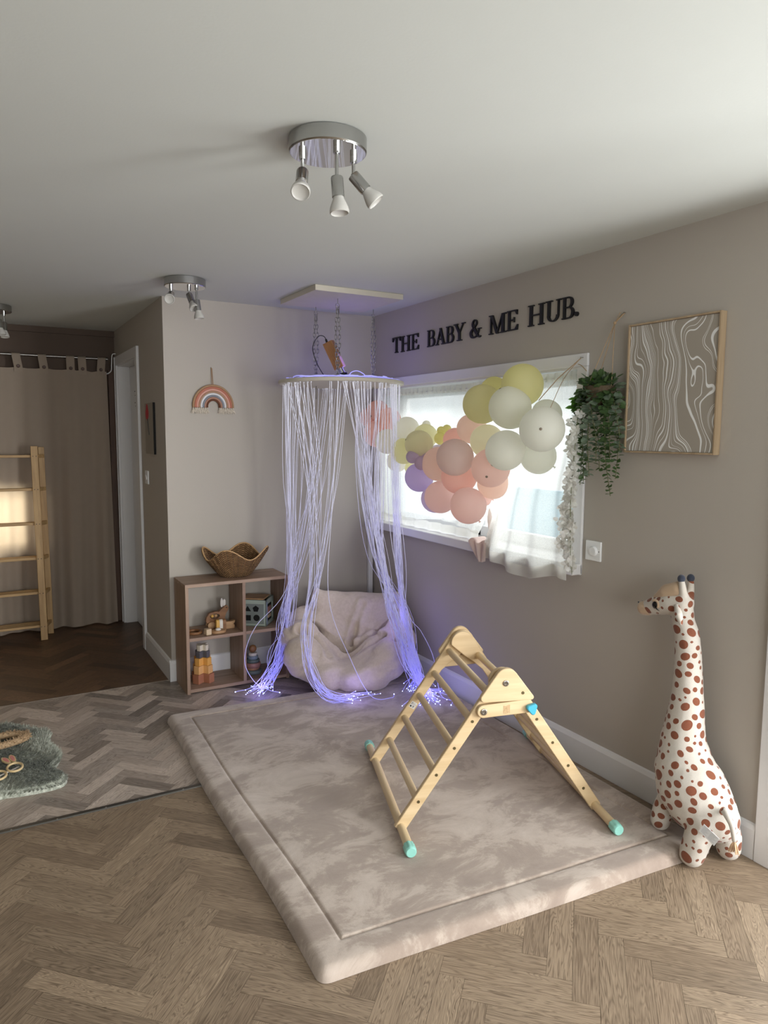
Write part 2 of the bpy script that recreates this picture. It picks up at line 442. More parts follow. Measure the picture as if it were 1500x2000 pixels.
# threshold bars
b = MB(); b.prism([(-.014, 0), (.014, 0), (.010, .004), (-.010, .004)], lambda a, z, d: (d, SY+a, z), LX, -.05)
st = struct('trim_2', b, 'grey_trim_metal', 'dark metal threshold strip between the oak and the grey floor', 'trim')
for x in (-2.32, -2.16, -1.98, -1.85, -1.67, -1.5):
    for dy in (-.006,): obj('screw', MB().lathe([(.0001, .0055), (.003, .005), (.004, .0035)][::-1], (x, SY+dy, 0), n=10), 'screw_metal', st)
struct('trim_3', MB().box((LX, SEAM-.004, 0), (WX, SEAM+.004, .0015)), 'seam_taupe', 'thin pale joint between the grey floor and the passage floor', 'trim')

# ---- baseboards
def board_prof(h=.132, t=.015): return [(0, 0), (t, 0), (t, h-.022), (t*.55, h-.006), (0, h)]
def base_run(name, fn, d0, d1, label): return struct(name, MB().prism(board_prof(), fn, d0, d1), 'white_gloss', label, 'baseboard', bevel=.0015)
base_run('baseboard_right', lambda a, z, d: (-a, d, z), -2.885, 0, 'white baseboard along the window wall')
base_run('baseboard_back', lambda a, z, d: (d, -a, z), WX-.015, -.0, 'white baseboard behind the cube shelf')
base_run('baseboard_return', lambda a, z, d: (WX-a, d, z), -.0149, .715, 'short white baseboard at the corner of the passage')
base_run('baseboard_far', lambda a, z, d: (d, FY-a, z), LX, WX, 'white baseboard under the passage curtain')

# ---- doorway in the return wall: lining, architrave, closed door with hinges
b = MB()
b.box((WX-.001, dy0-.0, 0), (WX+.12, dy0+.012, dz1)); b.box((WX-.001, dy1-.012, 0), (WX+.12, dy1, dz1)); b.box((WX-.001, dy0, dz1-.012), (WX+.12, dy1, dz1))
d = tag(obj('door_1', b, 'white_gloss'), 'white panel door set back in its frame in the passage', 'door', None, 'structure')
b = MB()
ap = [(0, 0), (.018, 0), (.018, .05), (.010, .062), (.010, .068), (0, .07)]
b.prism([(y, z) for y, z in ((dy0-.062, 0), (dy0+.006, 0), (dy0+.006, dz1+.062), (dy0-.062, dz1+.062))], lambda y, z, q: (WX-q, y, z), 0, .018)
b.prism([(y, z) for y, z in ((dy1-.006, 0), (dy1+.062, 0), (dy1+.062, dz1+.062), (dy1-.006, dz1+.062))], lambda y, z, q: (WX-q, y, z), 0, .018)
b.prism([(dy0+.006, dz1-.006), (dy1-.006, dz1-.006), (dy1-.006, dz1+.062), (dy0+.006, dz1+.062)], lambda y, z, q: (WX-q, y, z), 0, .018)
for y in (dy1+.030,): b.box((WX-.024, y, 0), (WX-.018, y+.012, dz1+.062))
obj('architrave', b, 'white_gloss', d, bevel=.003)
b = MB(); b.box((WX+.082, dy0+.014, .006), (WX+.118, dy1-.014, dz1-.014))
leaf = obj('door_leaf', b, 'white_gloss', d, bevel=.002)
for z in (.20, .98, 1.78):
    obj('hinge', MB().box((WX+.074, dy0+.0125, z), (WX+.083, dy0+.05, z+.09)), 'screw_metal', leaf)
b = MB()
for k, z in enumerate((1.82, 1.79, 1.765, 1.735, 1.71)): b.box((WX+.0805, 1.26-.02*(k % 2), z), (WX+.0821, 1.36-.015*(k % 3), z+.006))
obj('lettering', b, 'black_matte', leaf)

# ---- window: opening lining, casing, sill, frame, panes
b = MB(); tz1, ty0, ty1 = 1.872, -1.992, -.028
b.box((-.014, ty0, wz1), (0, ty1, tz1)); b.box((-.014, ty0, .88), (0, wy0, wz1)); b.box((-.014, wy1, .88), (0, ty1, wz1))
win = tag(obj('window_1', b, 'white_gloss', bevel=.004), 'white framed window behind net curtains and the balloons', 'window', None, 'structure')
b = MB(); b.box((0, wy0, wz0), (.2, wy0+.01, wz1)); b.box((0, wy1-.01, wz0), (.2, wy1, wz1)); b.box((0, wy0, wz1-.01), (.2, wy1, wz1))
obj('lining', b, 'white_gloss', win)
b = MB(); b.box((-.062, ty0-.0, .882), (-.0005, ty1, .932)); b.box((-.0005, wy0+.001, .90), (.19, wy1-.001, .932))
obj('sill', b, 'white_gloss', win, bevel=.006)
b = MB(); X0, X1 = .145, .20
for lo, hi in (((X0, wy0+.01, .932), (X1, wy0+.065, wz1-.01)), ((X0, wy1-.065, .932), (X1, wy1-.01, wz1-.01)), ((X0, wy0+.01, .932), (X1, wy1-.01, .99)),
               ((X0, wy0+.01, wz1-.065), (X1, wy1-.01, wz1-.01)), ((X0, -1.045, .932), (X1, -.985, wz1-.01))): b.box(lo, hi)
fr = obj('window_frame', b, 'white_upvc', win, bevel=.004)
t = NT('window_glass'); t.set(Roughness=.02); t.col((.95, .98, 1)); gl = t.new('ShaderNodeBsdfGlossy'); gl.inputs[1].default_value = .02
tr = t.new('ShaderNodeBsdfTransparent'); mx = t.new('ShaderNodeMixShader'); lw = t.new('ShaderNodeLayerWeight'); lw.inputs[0].default_value = .12
t.link(lw.outputs['Fresnel'], mx.inputs[0]); t.link(tr.outputs[0], mx.inputs[1]); t.link(gl.outputs[0], mx.inputs[2]); t.link(mx.outputs[0], t.out.inputs[0]); M['window_glass'] = t.m
for y0, y1 in ((wy0+.06, -1.04), (-.99, wy1-.06)): obj('pane', MB().box((.17, y0, .985), (.174, y1, wz1-.06)), 'window_glass', win)
# small far window behind the passage curtain
b = MB()
for lo, hi in (((gx0, FY+.02, gz0), (gx1, FY+.08, gz0+.04)), ((gx0, FY+.02, gz1-.04), (gx1, FY+.08, gz1)), ((gx0, FY+.02, gz0), (gx0+.04, FY+.08, gz1)), ((gx1-.04, FY+.02, gz0), (gx1, FY+.08, gz1))): b.box(lo, hi)
w2 = tag(obj('window_2', b, 'white_upvc'), 'low window glowing through the passage curtain', 'window', None, 'structure')
obj('pane', MB().box((gx0+.04, FY+.05, gz0+.04), (gx1-.04, FY+.054, gz1-.04)), 'window_glass', w2)
# patio door frame at the right edge of the photo
b = MB()
b.box((-.018, py1-.0, 0), (0, py1+.078, pz1+.07)); b.box((-.018, py0-.07, 0), (0, py0, pz1+.07)); b.box((-.018, py0, pz1), (0, py1, pz1+.07))
b.box((0, py1-.03, 0), (T, py1, pz1)); b.box((0, py0, 0), (T, py0+.03, pz1)); b.box((0, py0, pz1-.03), (T, py1, pz1))
pd = tag(obj('door_2', b, 'white_gloss', bevel=.003), 'white casing of the glazed door at the right edge', 'door', None, 'structure')
b = MB()
for y in (py1-.03, -4.07, py0+.13): b.box((.10, y-.10, .02), (.16, y, pz1-.03))
b.box((.10, py0+.03, .02), (.16, py1-.03, .14)); b.box((.10, py0+.03, pz1-.13), (.16, py1-.03, pz1-.03))
obj('glazed_leaf_frame', b, 'white_upvc', pd, bevel=.004)
# pale trunking pipe in the room corner
b = MB(); b.box((-.045, -.030, .135), (-.012, -.003, .89))
struct('trim_4', b, 'white_gloss', 'white trunking rising in the corner below the window', 'trim', bevel=.004)

# ---- outside, seen through the net curtain
plain('paving', (205, 203, 196), .9); plain('pale_blue_paint', (128, 196, 226), .6)
tag(obj('terrace', MB().box((.24, -9, -.14), (9, 6, -.10)), 'paving'), 'pale paved ground outside the window', 'ground', None, 'structure')
sb = thing('fence_screen', 'pale blue boarded screen outside, dim behind the right net curtain', 'screen', (1.45, -.35, -.10))
for k in range(9):
    y = -.98+.145*k; obj('board', MB().box((1.45, y, -.10), (1.475, y+.138, 1.09)), 'pale_blue_paint', sb)
for z in (.1, .8): obj('rail', MB().box((1.475, -.98, z), (1.51, .31, z+.07)), 'pale_blue_paint', sb)

# ================================================================ THE LARGE THINGS
RUGZ = .040
# ---- padded play mat
def playmat():
    t = NT('velour_taupe'); v = t.coord('Object')
    wv = t.noise(v, 1.7, 3, .55, .3); n1 = t.noise(t.coord('Object', (1.0, 1.5, 1)), 4.0, 11, .70, .45)
    f = t.math('ADD', t.math('MULTIPLY', n1, .75), t.math('MULTIPLY', wv, .25))
    t.col(t.ramp(f, [(.39, lin((154, 138, 126))), (.475, lin((164, 148, 135))), (.525, lin((185, 170, 157))), (.63, lin((199, 185, 173)))]))
    t.set(Roughness=.95); t.b.inputs['Sheen Weight'].default_value = .35; t.b.inputs['Specular IOR Level'].default_value = .1
    fine = t.noise(v, 420, 2); t.bump(t.math('ADD', t.math('MULTIPLY', n1, 1.2), t.math('MULTIPLY', fine, .25)), .35, .006)
    M['velour_taupe'] = t.m
    A, B, C, D = (np.array(q) for q in ((-1.572, -.612), (-.035, -.70), (-.095, -2.785), (-1.612, -2.672)))   # far-left, far-right, near-right, near-left
    def samples(L):
        e = [0, .002, .005, .010, .016, .024, .035, .055, .075, .090, .0965, .100, .1025, .105, .1075, .110, .1135, .12, .14]
        mid = list(np.arange(.18, L-.18, .045)); return np.array(e+mid+[L-x for x in e[::-1]])
    U = samples(1.52); V = samples(2.08)
    vs = []
    for dv in V:
        for du in U:
            d = min(du, 1.52-du, dv, 2.08-dv); RC = .034
            eu, ev = min(du, 1.52-du), min(dv, 2.08-dv)
            if eu < RC and ev < RC:                              # round the corners in plan
                q0, q1 = RC-eu, RC-ev; k_ = max(q0, q1)/max(1e-9, math.hypot(q0, q1)); eu2, ev2 = RC-q0*k_, RC-q1*k_
                du_, dv_ = (eu2 if du < .76 else 1.52-eu2), (ev2 if dv < 1.04 else 2.08-ev2)
            else: du_, dv_ = du, dv
            a, b = du_/1.52, dv_/2.08
            P = (A*(1-a)+B*a)*(1-b)+(D*(1-a)+C*a)*b
            z = RUGZ*math.sqrt(max(0, 1-(1-min(d/.030, 1))**2)) if d < .030 else RUGZ
            z -= .007*math.exp(-((d-.105)/.0045)**2); z += .001*math.exp(-((d-.06)/.03)**2)
            rp = .0025*(math.sin(P[0]*9+2*math.sin(P[1]*5))+math.sin(P[1]*7.3+1.7*math.sin(P[0]*6)))*(1 if d > .12 else .3)*(d > .02)
            # the edge is not ruler-straight
            w = .006*math.sin(dv*4.1+1)+.004*math.sin(du*6.3)
            vs.append((P[0]+w*(1-a), P[1]+w*.5, max(z+rp*.5, .001)))
    nu = len(U); fs = [(j*nu+i, (j+1)*nu+i, (j+1)*nu+i+1, j*nu+i+1) for j in range(len(V)-1) for i in range(nu-1)]
    mb = MB(); mb.add(vs, fs)
    # underside skirt closes the mat to the floor
    return single('play_mat', mb, 'velour_taupe', 'thick taupe velour play mat with a stitched border under the climbing frame', 'rug', smooth=True)
playmat()

# ---- wooden climbing triangle (local axes: x across, -y along the ridge towards the camera... built as s,t,z)
def climbing_frame():
    wood_obj('birch_rail', (200, 172, 130), (222, 198, 158), 'X', .45, .6)
    wood_obj('birch_rung', (206, 180, 138), (226, 204, 166), 'Y', .45, .6)
    plain('mint_plastic', (146, 208, 194), .4); plain('blue_plastic', (72, 176, 206), .35)
    plain('steel_bolt', (150, 145, 138), .22, metal=1); plain('brass_screw', (120, 108, 78), .35, metal=.9)
    plain('engraved', (190, 160, 120), .6); plain('label_white', (228, 226, 222), .6)
    root = thing('climbing_frame', 'natural birch folding climbing triangle with mint end caps on the mat', 'climbing frame', (-.5979, -2.0377, RUGZ), rz=-.326)
    z0 = .062-RUGZ; sh, tb, a, dd = .3927, .435, .968, .1193
    dL, dR = .1131, .0907; tL, tR = .2848, .2748
    ca, sa = math.cos(a), math.sin(a)
    P = lambda s, t, z: (s, -t, z)                     # t grows towards the camera = local -y
    def rail(sgn, t, tin):
        # a flat board from base bar to apex in the plane t, wider at the rounded top
        wd = .026; top = (0 if sgn < 0 else 0)
        q = []
        def pt(d, e): return (sgn*(-sh if sgn > 0 else -sh)*1, 0)
        base = (-sh, z0); dirv = (ca, sa); nrm = (-sa, ca)
        def W(d, e): return (base[0]+dirv[0]*d+nrm[0]*e, base[1]+dirv[1]*d+nrm[1]*e)
        Ltop = .66
        poly = [W(-.012, -.021), W(.50, -.021)]
        poly += [W(.555, -.035), W(.60, -.052)] if True else []
        cx, cz, rr = .004, .585-RUGZ+.004, .052
        ang0 = math.atan2(-.25, .9)
        poly += [(cx+rr*math.cos(x), cz+rr*math.sin(x)) for x in np.linspace(-.15, PI-.62, 12)]
        poly += [W(.50, .023), W(-.012, .023)]
        if sgn > 0: poly = [(-x, z) for x, z in poly][::-1]
        return MB().prism(poly, lambda s, z, d: P(s, d, z), t, tin)
    def tube_bar(s, part='base_bar'):
        bar = obj(part, MB().cyl(P(s, tb-.01, z0), P(s, -tb+.01, z0), .0165, n=20), 'birch_rung', root, 35, local=True)
        for t in (1, -1):
            mb = MB(); n = 40; prof = [(-.014, .92), (.022, 1.0), (.030, .86), (.031, .0)]
            vs = []; k = 0
            for h, q in ((-.018, 1.0), (.010, 1.0), (.020, .93), (.024, .78)):
                for i in range(n):
                    r = .0215*q*(1.0 if (i % 5) < 3 or h > .012 else .92)
                    th = 2*PI*i/n; vs.append(P(s+r*math.cos(th), t*(tb-.008+h), z0+r*math.sin(th)))
            fs = [(j*n+i, j*n+(i+1) % n, (j+1)*n+(i+1) % n, (j+1)*n+i) for j in range(3) for i in range(n)]
            fs += [tuple(range(n)), tuple(range(3*n, 4*n))]
            mb.add(vs, fs); obj('end_cap', mb, 'mint_plastic', bar, 40, local=True)
    tube_bar(-sh); tube_bar(sh)
    th = .019
    for side in (1, -1):
        lr = obj('side_rail', rail(-1, side*tL, side*(tL-th)), 'birch_rail', root, 30, .003, local=True)
        rr = obj('side_rail', rail(1, side*(tR-.012), side*(tR-.012-th)), 'birch_rail', root, 30, .003, local=True)
        for k in range(5):
            for par, sg, d0, t in ((lr, -1, dL, tL), (rr, 1, dR, tR-.012)):
                d = d0+k*dd
                if side < 0: continue
                obj('screw', MB().cyl(P(sg*(sh-d*ca), t-.004, z0+d*sa), P(sg*(sh-d*ca), t+.0012, z0+d*sa), .0058, n=12), 'brass_screw', par, 30, local=True)
        # triangular hinge plate outside and the lock bar below it
        def rnd_poly(pts, r, n=5):
            out = []
            for i, p in enumerate(pts):
                p = Vector(p); a_ = (Vector(pts[i-1])-p).normalized(); b_ = (Vector(pts[(i+1) % len(pts)])-p).normalized()
                rad = r[i] if isinstance(r, (list, tuple)) else r
                half = a_.angle(b_)/2; dist = rad/math.tan(half); c = p+(a_+b_).normalized()*(rad/math.sin(half))
                s0 = p+a_*dist-c; s1 = p+b_*dist-c
                a0 = math.atan2(s0.y, s0.x); a1 = math.atan2(s1.y, s1.x)
                while a1-a0 > PI: a1 -= 2*PI
                while a1-a0 < -PI: a1 += 2*PI
                out += [(c.x+rad*math.cos(a0+(a1-a0)*k/n), c.y+rad*math.sin(a0+(a1-a0)*k/n)) for k in range(n+1)]
            return out
        zz = -RUGZ
        tri = rnd_poly([(-.116, .526+zz), (.117, .526+zz), (-.003, .684+zz)], [.016, .010, .046], 7)
        t0, t1 = side*tL, side*(tL+.020)
        pl = obj('hinge_plate', MB().prism(tri, lambda s, z, d: P(s, d, z), t0, t1), 'birch_rail', root, 30, .003, local=True)
        if side > 0:
            obj('bolt', MB().lathe([(.0115, 0), (.011, .004), (.0095, .0045), (.0055, .0045), (.005, .001)], P(-.006, tL+.020, .597+zz), P(0, 1, 0), 18), 'steel_bolt', pl, 30, local=True)
            obj('screw', MB().cyl(P(.062, tL+.018, .556+zz), P(.062, tL+.0212, .556+zz), .006, n=12), 'brass_screw', pl, 30, local=True)
        zb, lh = .4925+zz, .0245
        bar = [(-.089+lh*math.cos(x), zb+lh*math.sin(x)) for x in np.linspace(PI/2, 3*PI/2, 12)]+[(.105, zb+.010-lh), (.110, zb+.012), (.088, zb+.012+lh)]
        lb = obj('lock_bar', MB().prism(bar, lambda s, z, d: P(s, d, z), t0, t1), 'birch_rail', root, 30, .003, local=True)
        if side > 0:
            obj('bolt', MB().lathe([(.0125, 0), (.012, .004), (.010, .0048), (.006, .0048), (.0055, .001)], P(-.089, tL+.020, zb), P(0, 1, 0), 18), 'steel_bolt', lb, 30, local=True)
            kn = rnd_poly([(.066, zb+.014), (.118, zb+.028), (.103, zb-.030)], .010, 5)
            obj('lock_knob', MB().prism(kn, lambda s, z, d: P(s, d, z), tL+.020, tL+.040), 'blue_plastic', lb, 30, .004, local=True)
            # engraved flag logo
            tt = tL+.0203; fl = [(-.013, zb+.019), (-.004, zb+.017), (.008, zb+.021), (.0125, zb+.021), (.0125, zb-.012), (.006, zb-.010), (-.004, zb-.014), (-.010, zb-.013), (-.013, zb-.009)]
            lg = obj('logo', MB().prism(fl, lambda s, z, d: P(s, d, z), tt-.001, tt+.0004), 'engraved', lb, local=True)
            mb = MB()
            mb.tube([P(-.0075+.0032*math.cos(x), tt+.0005, zb-.0075+.0032*math.sin(x)) for x in np.linspace(0, 2*PI, 13)[:-1]], .0008, 5, closed=True)
            mb.tube([P(s_, tt+.0005, zb+z_) for s_, z_ in ((-.0095, -.004), (-.006, .006), (-.001, .011), (-.002, .004))], .0008, 5)
            mb.tube([P(s_, tt+.0005, zb+z_) for s_, z_ in ((.001, .012), (.003, .002), (.004, -.008), (.0065, -.010))], .0008, 5)
            mb.tube([P(s_, tt+.0005, zb+z_) for s_, z_ in ((-.001, -.002), (.009, .000))], .0008, 5)
            obj('logo_lettering', mb, 'birch_rail', lg, local=True)
        else:
            obj('screw', MB().cyl(P(0, -tL+th-.002, .588+zz), P(0, -tL+th+.0012, .588+zz), .006, n=12), 'brass_screw', pl, 30, local=True)
    # rungs
    for k in range(5):
        for sg, d0, t in ((-1, dL, tL-th/2), (1, dR, tR-.012-th/2)):
            d = d0+k*dd; s, z = sg*(sh-d*ca), z0+d*sa
            obj('rung', MB().cyl(P(s, t, z), P(s, -t, z), .0145, n=16), 'birch_rung', root, 35, local=True)
    # safety sticker on the inner face of the far left rail
    d = .30; s, z = -sh+d*ca, z0+d*sa
    m = Matrix(((ca, 0, -sa), (0, 1, 0), (sa, 0, ca)))
    st = obj('sticker', MB().obox(P(s, -tL+th+.0004, z), (.030, .0008, .028), mat=m), 'label_white', root, local=True)
    mb = MB()
    for u0, u1, v0, v1 in ((-.012, -.004, .004, .011), (-.011, -.009, -.009, 0), (-.006, -.003, -.009, 0), (0, .012, .008, .010), (0, .012, .004, .005), (0, .010, 0, .001), (0, .012, -.005, -.004), (0, .008, -.010, -.009)):
        uc, vc = (u0+u1)/2, (v0+v1)/2
        mb.obox(Vector(P(s, -tL+th+.001, z))+m @ Vector((uc, 0, vc)), (u1-u0, .0004, v1-v0), mat=m)
    obj('sticker_print', mb, 'black_matte', st, local=True)
climbing_frame()

# ---- cube shelf
wood_obj('shelf_oak_x', (138, 112, 94), (172, 146, 124), 'X', .5); wood_obj('shelf_oak_z', (132, 106, 88), (166, 140, 118), 'Z', .5)
def cube_shelf():
    x0, x1, y0, y1, h, t = -1.372, -.742, -.285, -.022, .648, .019
    r = thing('cube_shelf', 'brown oak four-cube shelf unit below the rainbow hanging', 'shelf', ((x0+x1)/2, (y0+y1)/2, 0))
    obj('side_panel', MB().box((x0, y0, 0), (x0+t, y1, h-t)), 'shelf_oak_z', r, bevel=.001)
    obj('side_panel', MB().box((x1-t, y0, 0), (x1, y1, h-t)), 'shelf_oak_z', r, bevel=.001)
    obj('top_panel', MB().box((x0, y0, h-t), (x1, y1, h)), 'shelf_oak_x', r, bevel=.001)
    obj('bottom_panel', MB().box((x0+t, y0, .008), (x1-t, y1, .008+t)), 'shelf_oak_x', r, bevel=.001)
    xd = -1.034
    obj('divider', MB().box((xd, y0, .008+t), (xd+t, y1, h-t)), 'shelf_oak_z', r, bevel=.001)
    for a, b_ in ((x0+t, xd), (xd+t, x1-t)): obj('shelf_board', MB().box((a, y0, .312), (b_, y1, .312+t)), 'shelf_oak_x', r, bevel=.001)
cube_shelf()

# ---- fleece bean bag
def bean_bag():
    t = NT('fleece'); v = t.coord('Object'); n = t.noise(v, 55, 4, .7); n2 = t.noise(v, 5, 3)
    t.col(t.mix(n, lin((196, 180, 164)), lin((228, 214, 200)))); t.set(Roughness=1); t.b.inputs['Sheen Weight'].default_value = .3; t.b.inputs['Specular IOR Level'].default_value = .05
    t.bump(t.math('ADD', n, t.math('MULTIPLY', n2, .5)), .5, .006); M['fleece'] = t.m
    c = np.array((-.455, -.50, RUGZ)); r = np.array((.87, -.493, 0)); fr = np.array((-.493, -.87, 0))
    Q = lambda a, b, z: tuple(c+r*a+fr*b+np.array((0, 0, z-.04)))
    mb = MB(); rot = Matrix.Rotation(math.atan2(-.493, .87), 3, 'Z')
    mb.ball(Q(.01, .0, .17), 1, 28, 16, (.375, .31, .165), rot)
    mb.ball(Q(.01, .03, .115), 1, 28, 14, (.37, .30, .105), rot)
    for a, b, z, q in ((-.27,-.12,.32,.115), (-.285,.03,.265,.115), (-.235,.17,.20,.125), (.31,-.12,.32,.11), (.315,.03,.26,.12), (.24,.17,.185,.125),
                       (-.10,.22,.125,.12), (.06,.24,.12,.115), (.17,.22,.14,.12)): mb.ball(Q(a, b, z), q, 18, 12)
    rows = (((-.16,-.15,.45,.075), (-.06,-.17,.445,.085), (.05,-.18,.435,.085), (.16,-.18,.43,.085), (.27,-.16,.435,.075)),
            ((-.16,-.12,.33,.11), (.0,-.15,.33,.12), (.12,-.15,.33,.12), (.26,-.12,.33,.11)))
    for L in rows: mb.chain([Q(*x[:3])+(x[3],) for x in L])
    mb.ball(Q(-.185, -.15, .50), .05, 12, 8); mb.ball(Q(.31, -.15, .475), .05, 12, 8); mb.ball(Q(-.19,-.14,.53), .028, 10, 6)
    me = remesh(mb, .010, 8); V = mesh_co(me)
    rel = V-c; a = rel@r; b = rel@fr; z = V[:,2]
    # the sitting hollow
    g = np.exp(-((a-.01)/.135)**2-((b-.10)/.15)**2); V[:,2] -= g*np.clip(z-.13, 0, 1)*.82
    g2 = np.exp(-((a-.0)/.11)**2-((b-.27)/.10)**2); V[:,2] -= g2*np.clip(V[:,2]-.155, 0, 1)*.6
    # flat bottom
    V[:,2] = np.maximum(V[:,2], RUGZ+.001); set_co(me, V)
    nrm = mesh_no(me)
    def crease(pts, depth, width):
        P = catmull([Q(*p) for p in pts], 40); P = np.array([tuple(p) for p in P])
        d = np.full(len(V), 9.)
        for q in P: d = np.minimum(d, np.linalg.norm(V-q, axis=1))
        V[:] -= nrm*(depth*np.exp(-(d/width)**2))[:, None]
        V[:] += nrm*(depth*.35*np.exp(-((d-width*2)/width)**2))[:, None]
    crease([(.10,-.09,.47), (.065,-.05,.38), (.045,-.02,.28), (.03,.0,.22)], .060, .018)       # tuck in the back cushion
    crease([(-.20,.0,.33), (-.10,.02,.245), (.03,.04,.205), (.16,.03,.245), (.25,.02,.33)], .085, .024)   # back meets seat
    crease([(-.27,.10,.34), (-.16,.14,.25), (-.10,.22,.20)], .050, .018); crease([(-.22,.05,.33), (-.13,.09,.24), (-.08,.13,.18)], .030, .015)
    crease([(.24,.10,.31), (.15,.13,.24), (.09,.18,.18)], .034, .015); crease([(.30,.13,.27), (.24,.25,.20), (.21,.29,.10)], .018, .009)
    crease([(.36,.10,.30), (.27,.18,.28), (.20,.21,.25)], .026, .013); crease([(-.05,.10,.14), (.05,.14,.13), (.10,.20,.14)], .022, .015)
    V += nrm*(.006*np.sin(a*31+4*np.sin(z*17))*np.sin(z*27+b*19))[:, None]
    V[:,2] = np.maximum(V[:,2], RUGZ+.001); set_co(me, V)
    base = Vector(tuple(c)); me.transform(Matrix.Translation(-base))
    o = link('bean_bag', me, 'fleece', None, True); o.location = base
    tag(o, 'cream fleece bean bag chair slumped under the glowing fibre curtain', 'bean bag')
    # piping seam on the right front panel and grab loop are sewn parts
bean_bag()

# ---- hanging fibre optic canopy
CC = (-.46, -.45); RV = (.87, -.493); FV = (-.493, -.87)
def ringpt(phi, R): 
    s, c = math.sin(phi)*R, math.cos(phi)*R
    return (CC[0]+RV[0]*s+FV[0]*c, CC[1]+RV[1]*s+FV[1]*c)
def fibre_canopy():
    plain('cream_board', (206, 200, 186), .6); plain('chain_steel', (150, 148, 144), .35, metal=.85); plain('copper_case', (186, 138, 96), .35, metal=.55)
    plain('black_plastic', (22, 22, 24), .4); plain('silver', (190, 192, 200), .25, metal=1)
    # fibre: pale plastic that leaks light along its length in glittering points, deeper blue towards the lit ends; whiter emission at the top imitates window light
    t = NT('fibre_glow'); v = t.coord('Object'); spark = t.noise(v, 170, 2, .6)
    sep = t.n.new('ShaderNodeSeparateXYZ'); t.link(v, sep.inputs[0])
    colr = t.ramp(t.math('DIVIDE', sep.outputs[2], 1.8), [(0, (.10, .09, 1.0)), (.25, (.20, .19, 1.0)), (.5, (.50, .50, 1.0)), (1, (.86, .88, 1.0))])
    t.col(lin((226, 226, 236))); t.set(Roughness=.3); t.link(colr, t.b.inputs['Emission Color'])
    s1 = t.math('MULTIPLY', t.math('POWER', spark, 6), 9); sb_ = t.ramp(t.math('DIVIDE', sep.outputs[2], 1.8), [(0, (.42,)*3), (.2, (.14,)*3), (.5, (.10,)*3), (1, (.22,)*3)])
    t.link(t.math('MULTIPLY', t.math('ADD', s1, .65), sb_), t.b.inputs['Emission Strength']); M['fibre_glow'] = t.m
    emis('fibre_tip', (165, 180, 255), 4); emis('led_blue', (110, 110, 255), 1.6, (200, 200, 255)); emis('fibre_root', (150, 150, 255), .45, (215, 215, 235))
    root = thing('fibre_canopy', 'round hanging canopy trailing violet-blue glowing optical fibres over the bean bag', 'light', (CC[0], CC[1], 0))
    zt, zb, R = 1.822, 1.800, .372
    obj('canopy_disc', MB().lathe([(R-.004, zb), (R, zb+.004), (R, zt-.004), (R-.004, zt)], (CC[0], CC[1], 0), n=96), 'cream_board', root, 35)
    # coils of fibre lying on the disc
    mb = MB()
    for k in range(60):
        a = rng.uniform(0, 2*PI); r0 = rng.uniform(.20, .33); L = rng.uniform(.5, 1.4)
        mb.tube([(*ringpt(a+L*u, r0+.03*math.sin(7*u+k)), zt+.006+.006*abs(math.sin(9*u+k))) for u in np.linspace(0, 1, 12)], .0035, 5)
    o = obj('fibre_coil', mb, 'fibre_root', root, True); o['kind'] = 'stuff'
    # light engine leaning on the disc
    p0, p1 = Vector((-.487, -.49, 1.895)), Vector((-.548, -.455, 2.045)); ax = (p1-p0).normalized()
    m = Matrix((ax.orthogonal().normalized(), ax.cross(ax.orthogonal().normalized()), ax)).transposed()
    mb = MB(); mb.obox((p0+p1)/2, (.046, .060, (p1-p0).length), mat=m)
    for k in range(-3, 4): mb.obox((p0+p1)/2+m @ Vector((.024, .0085*k, 0)), (.006, .003, (p1-p0).length-.004), mat=m); mb.obox((p0+p1)/2+m @ Vector((-.024, .0085*k, 0)), (.006, .003, (p1-p0).length-.004), mat=m)
    eng = obj('light_engine', mb, 'copper_case', root, bevel=.002)
    obj('nozzle', MB().cyl(p0, p0-ax*.035, .016, n=18), 'silver', eng, 35)
    obj('coupling', MB().lathe([(.018, 0), (.026, .006), (.026, .035), (.020, .045)], p0-ax*.03, -ax, 18), 'black_plastic', eng, 35)
    cp = catmull([p1+m @ Vector((.01, .01, 0)), p1+ax*.035+Vector((-.01, 0, 0)), p1+Vector((-.055, .02, .03)), p1+Vector((-.085, .03, -.03)), p1+Vector((-.07, .02, -.11)), p1+Vector((-.03, 0, -.19)), p1+Vector((.0, -.02, -.222))], 40)
    obj('power_lead', MB().tube(cp, [.007]*4+[.0025]*33+[.006]*4, 8), 'black_plastic', eng, True)
    bx = Vector((-.40, -.545, zt+.016))
    led = obj('receiver', MB().obox(bx, (.075, .05, .026), rz=-.5), 'led_blue', root, bevel=.006)
    obj('aerial', MB().tube(catmull([bx+Vector((-.045, .03, .01)), bx+Vector((-.03, .02, .035)), bx+Vector((.0, .0, .042)), bx+Vector((.035, -.02, .02)), bx+Vector((.045, -.025, -.012))], 20), .0025, 6), 'fibre_root', led, True)
    # chains: oval links, two strands each, hung from the hooks of the ceiling board
    link_mb = MB(); n = 14
    path = [(.0062*math.cos(q), 0, (.0062*math.sin(q)+(.0085 if math.sin(q) > 0 else -.0085))) for q in np.linspace(0, 2*PI, n+1)[:-1]]
    link_mb.tube(path, .0022, 5, closed=True); lme = link_mb.mesh('link'); lme.materials.append(M['chain_steel'])
    for p in lme.polygons: p.use_smooth = True
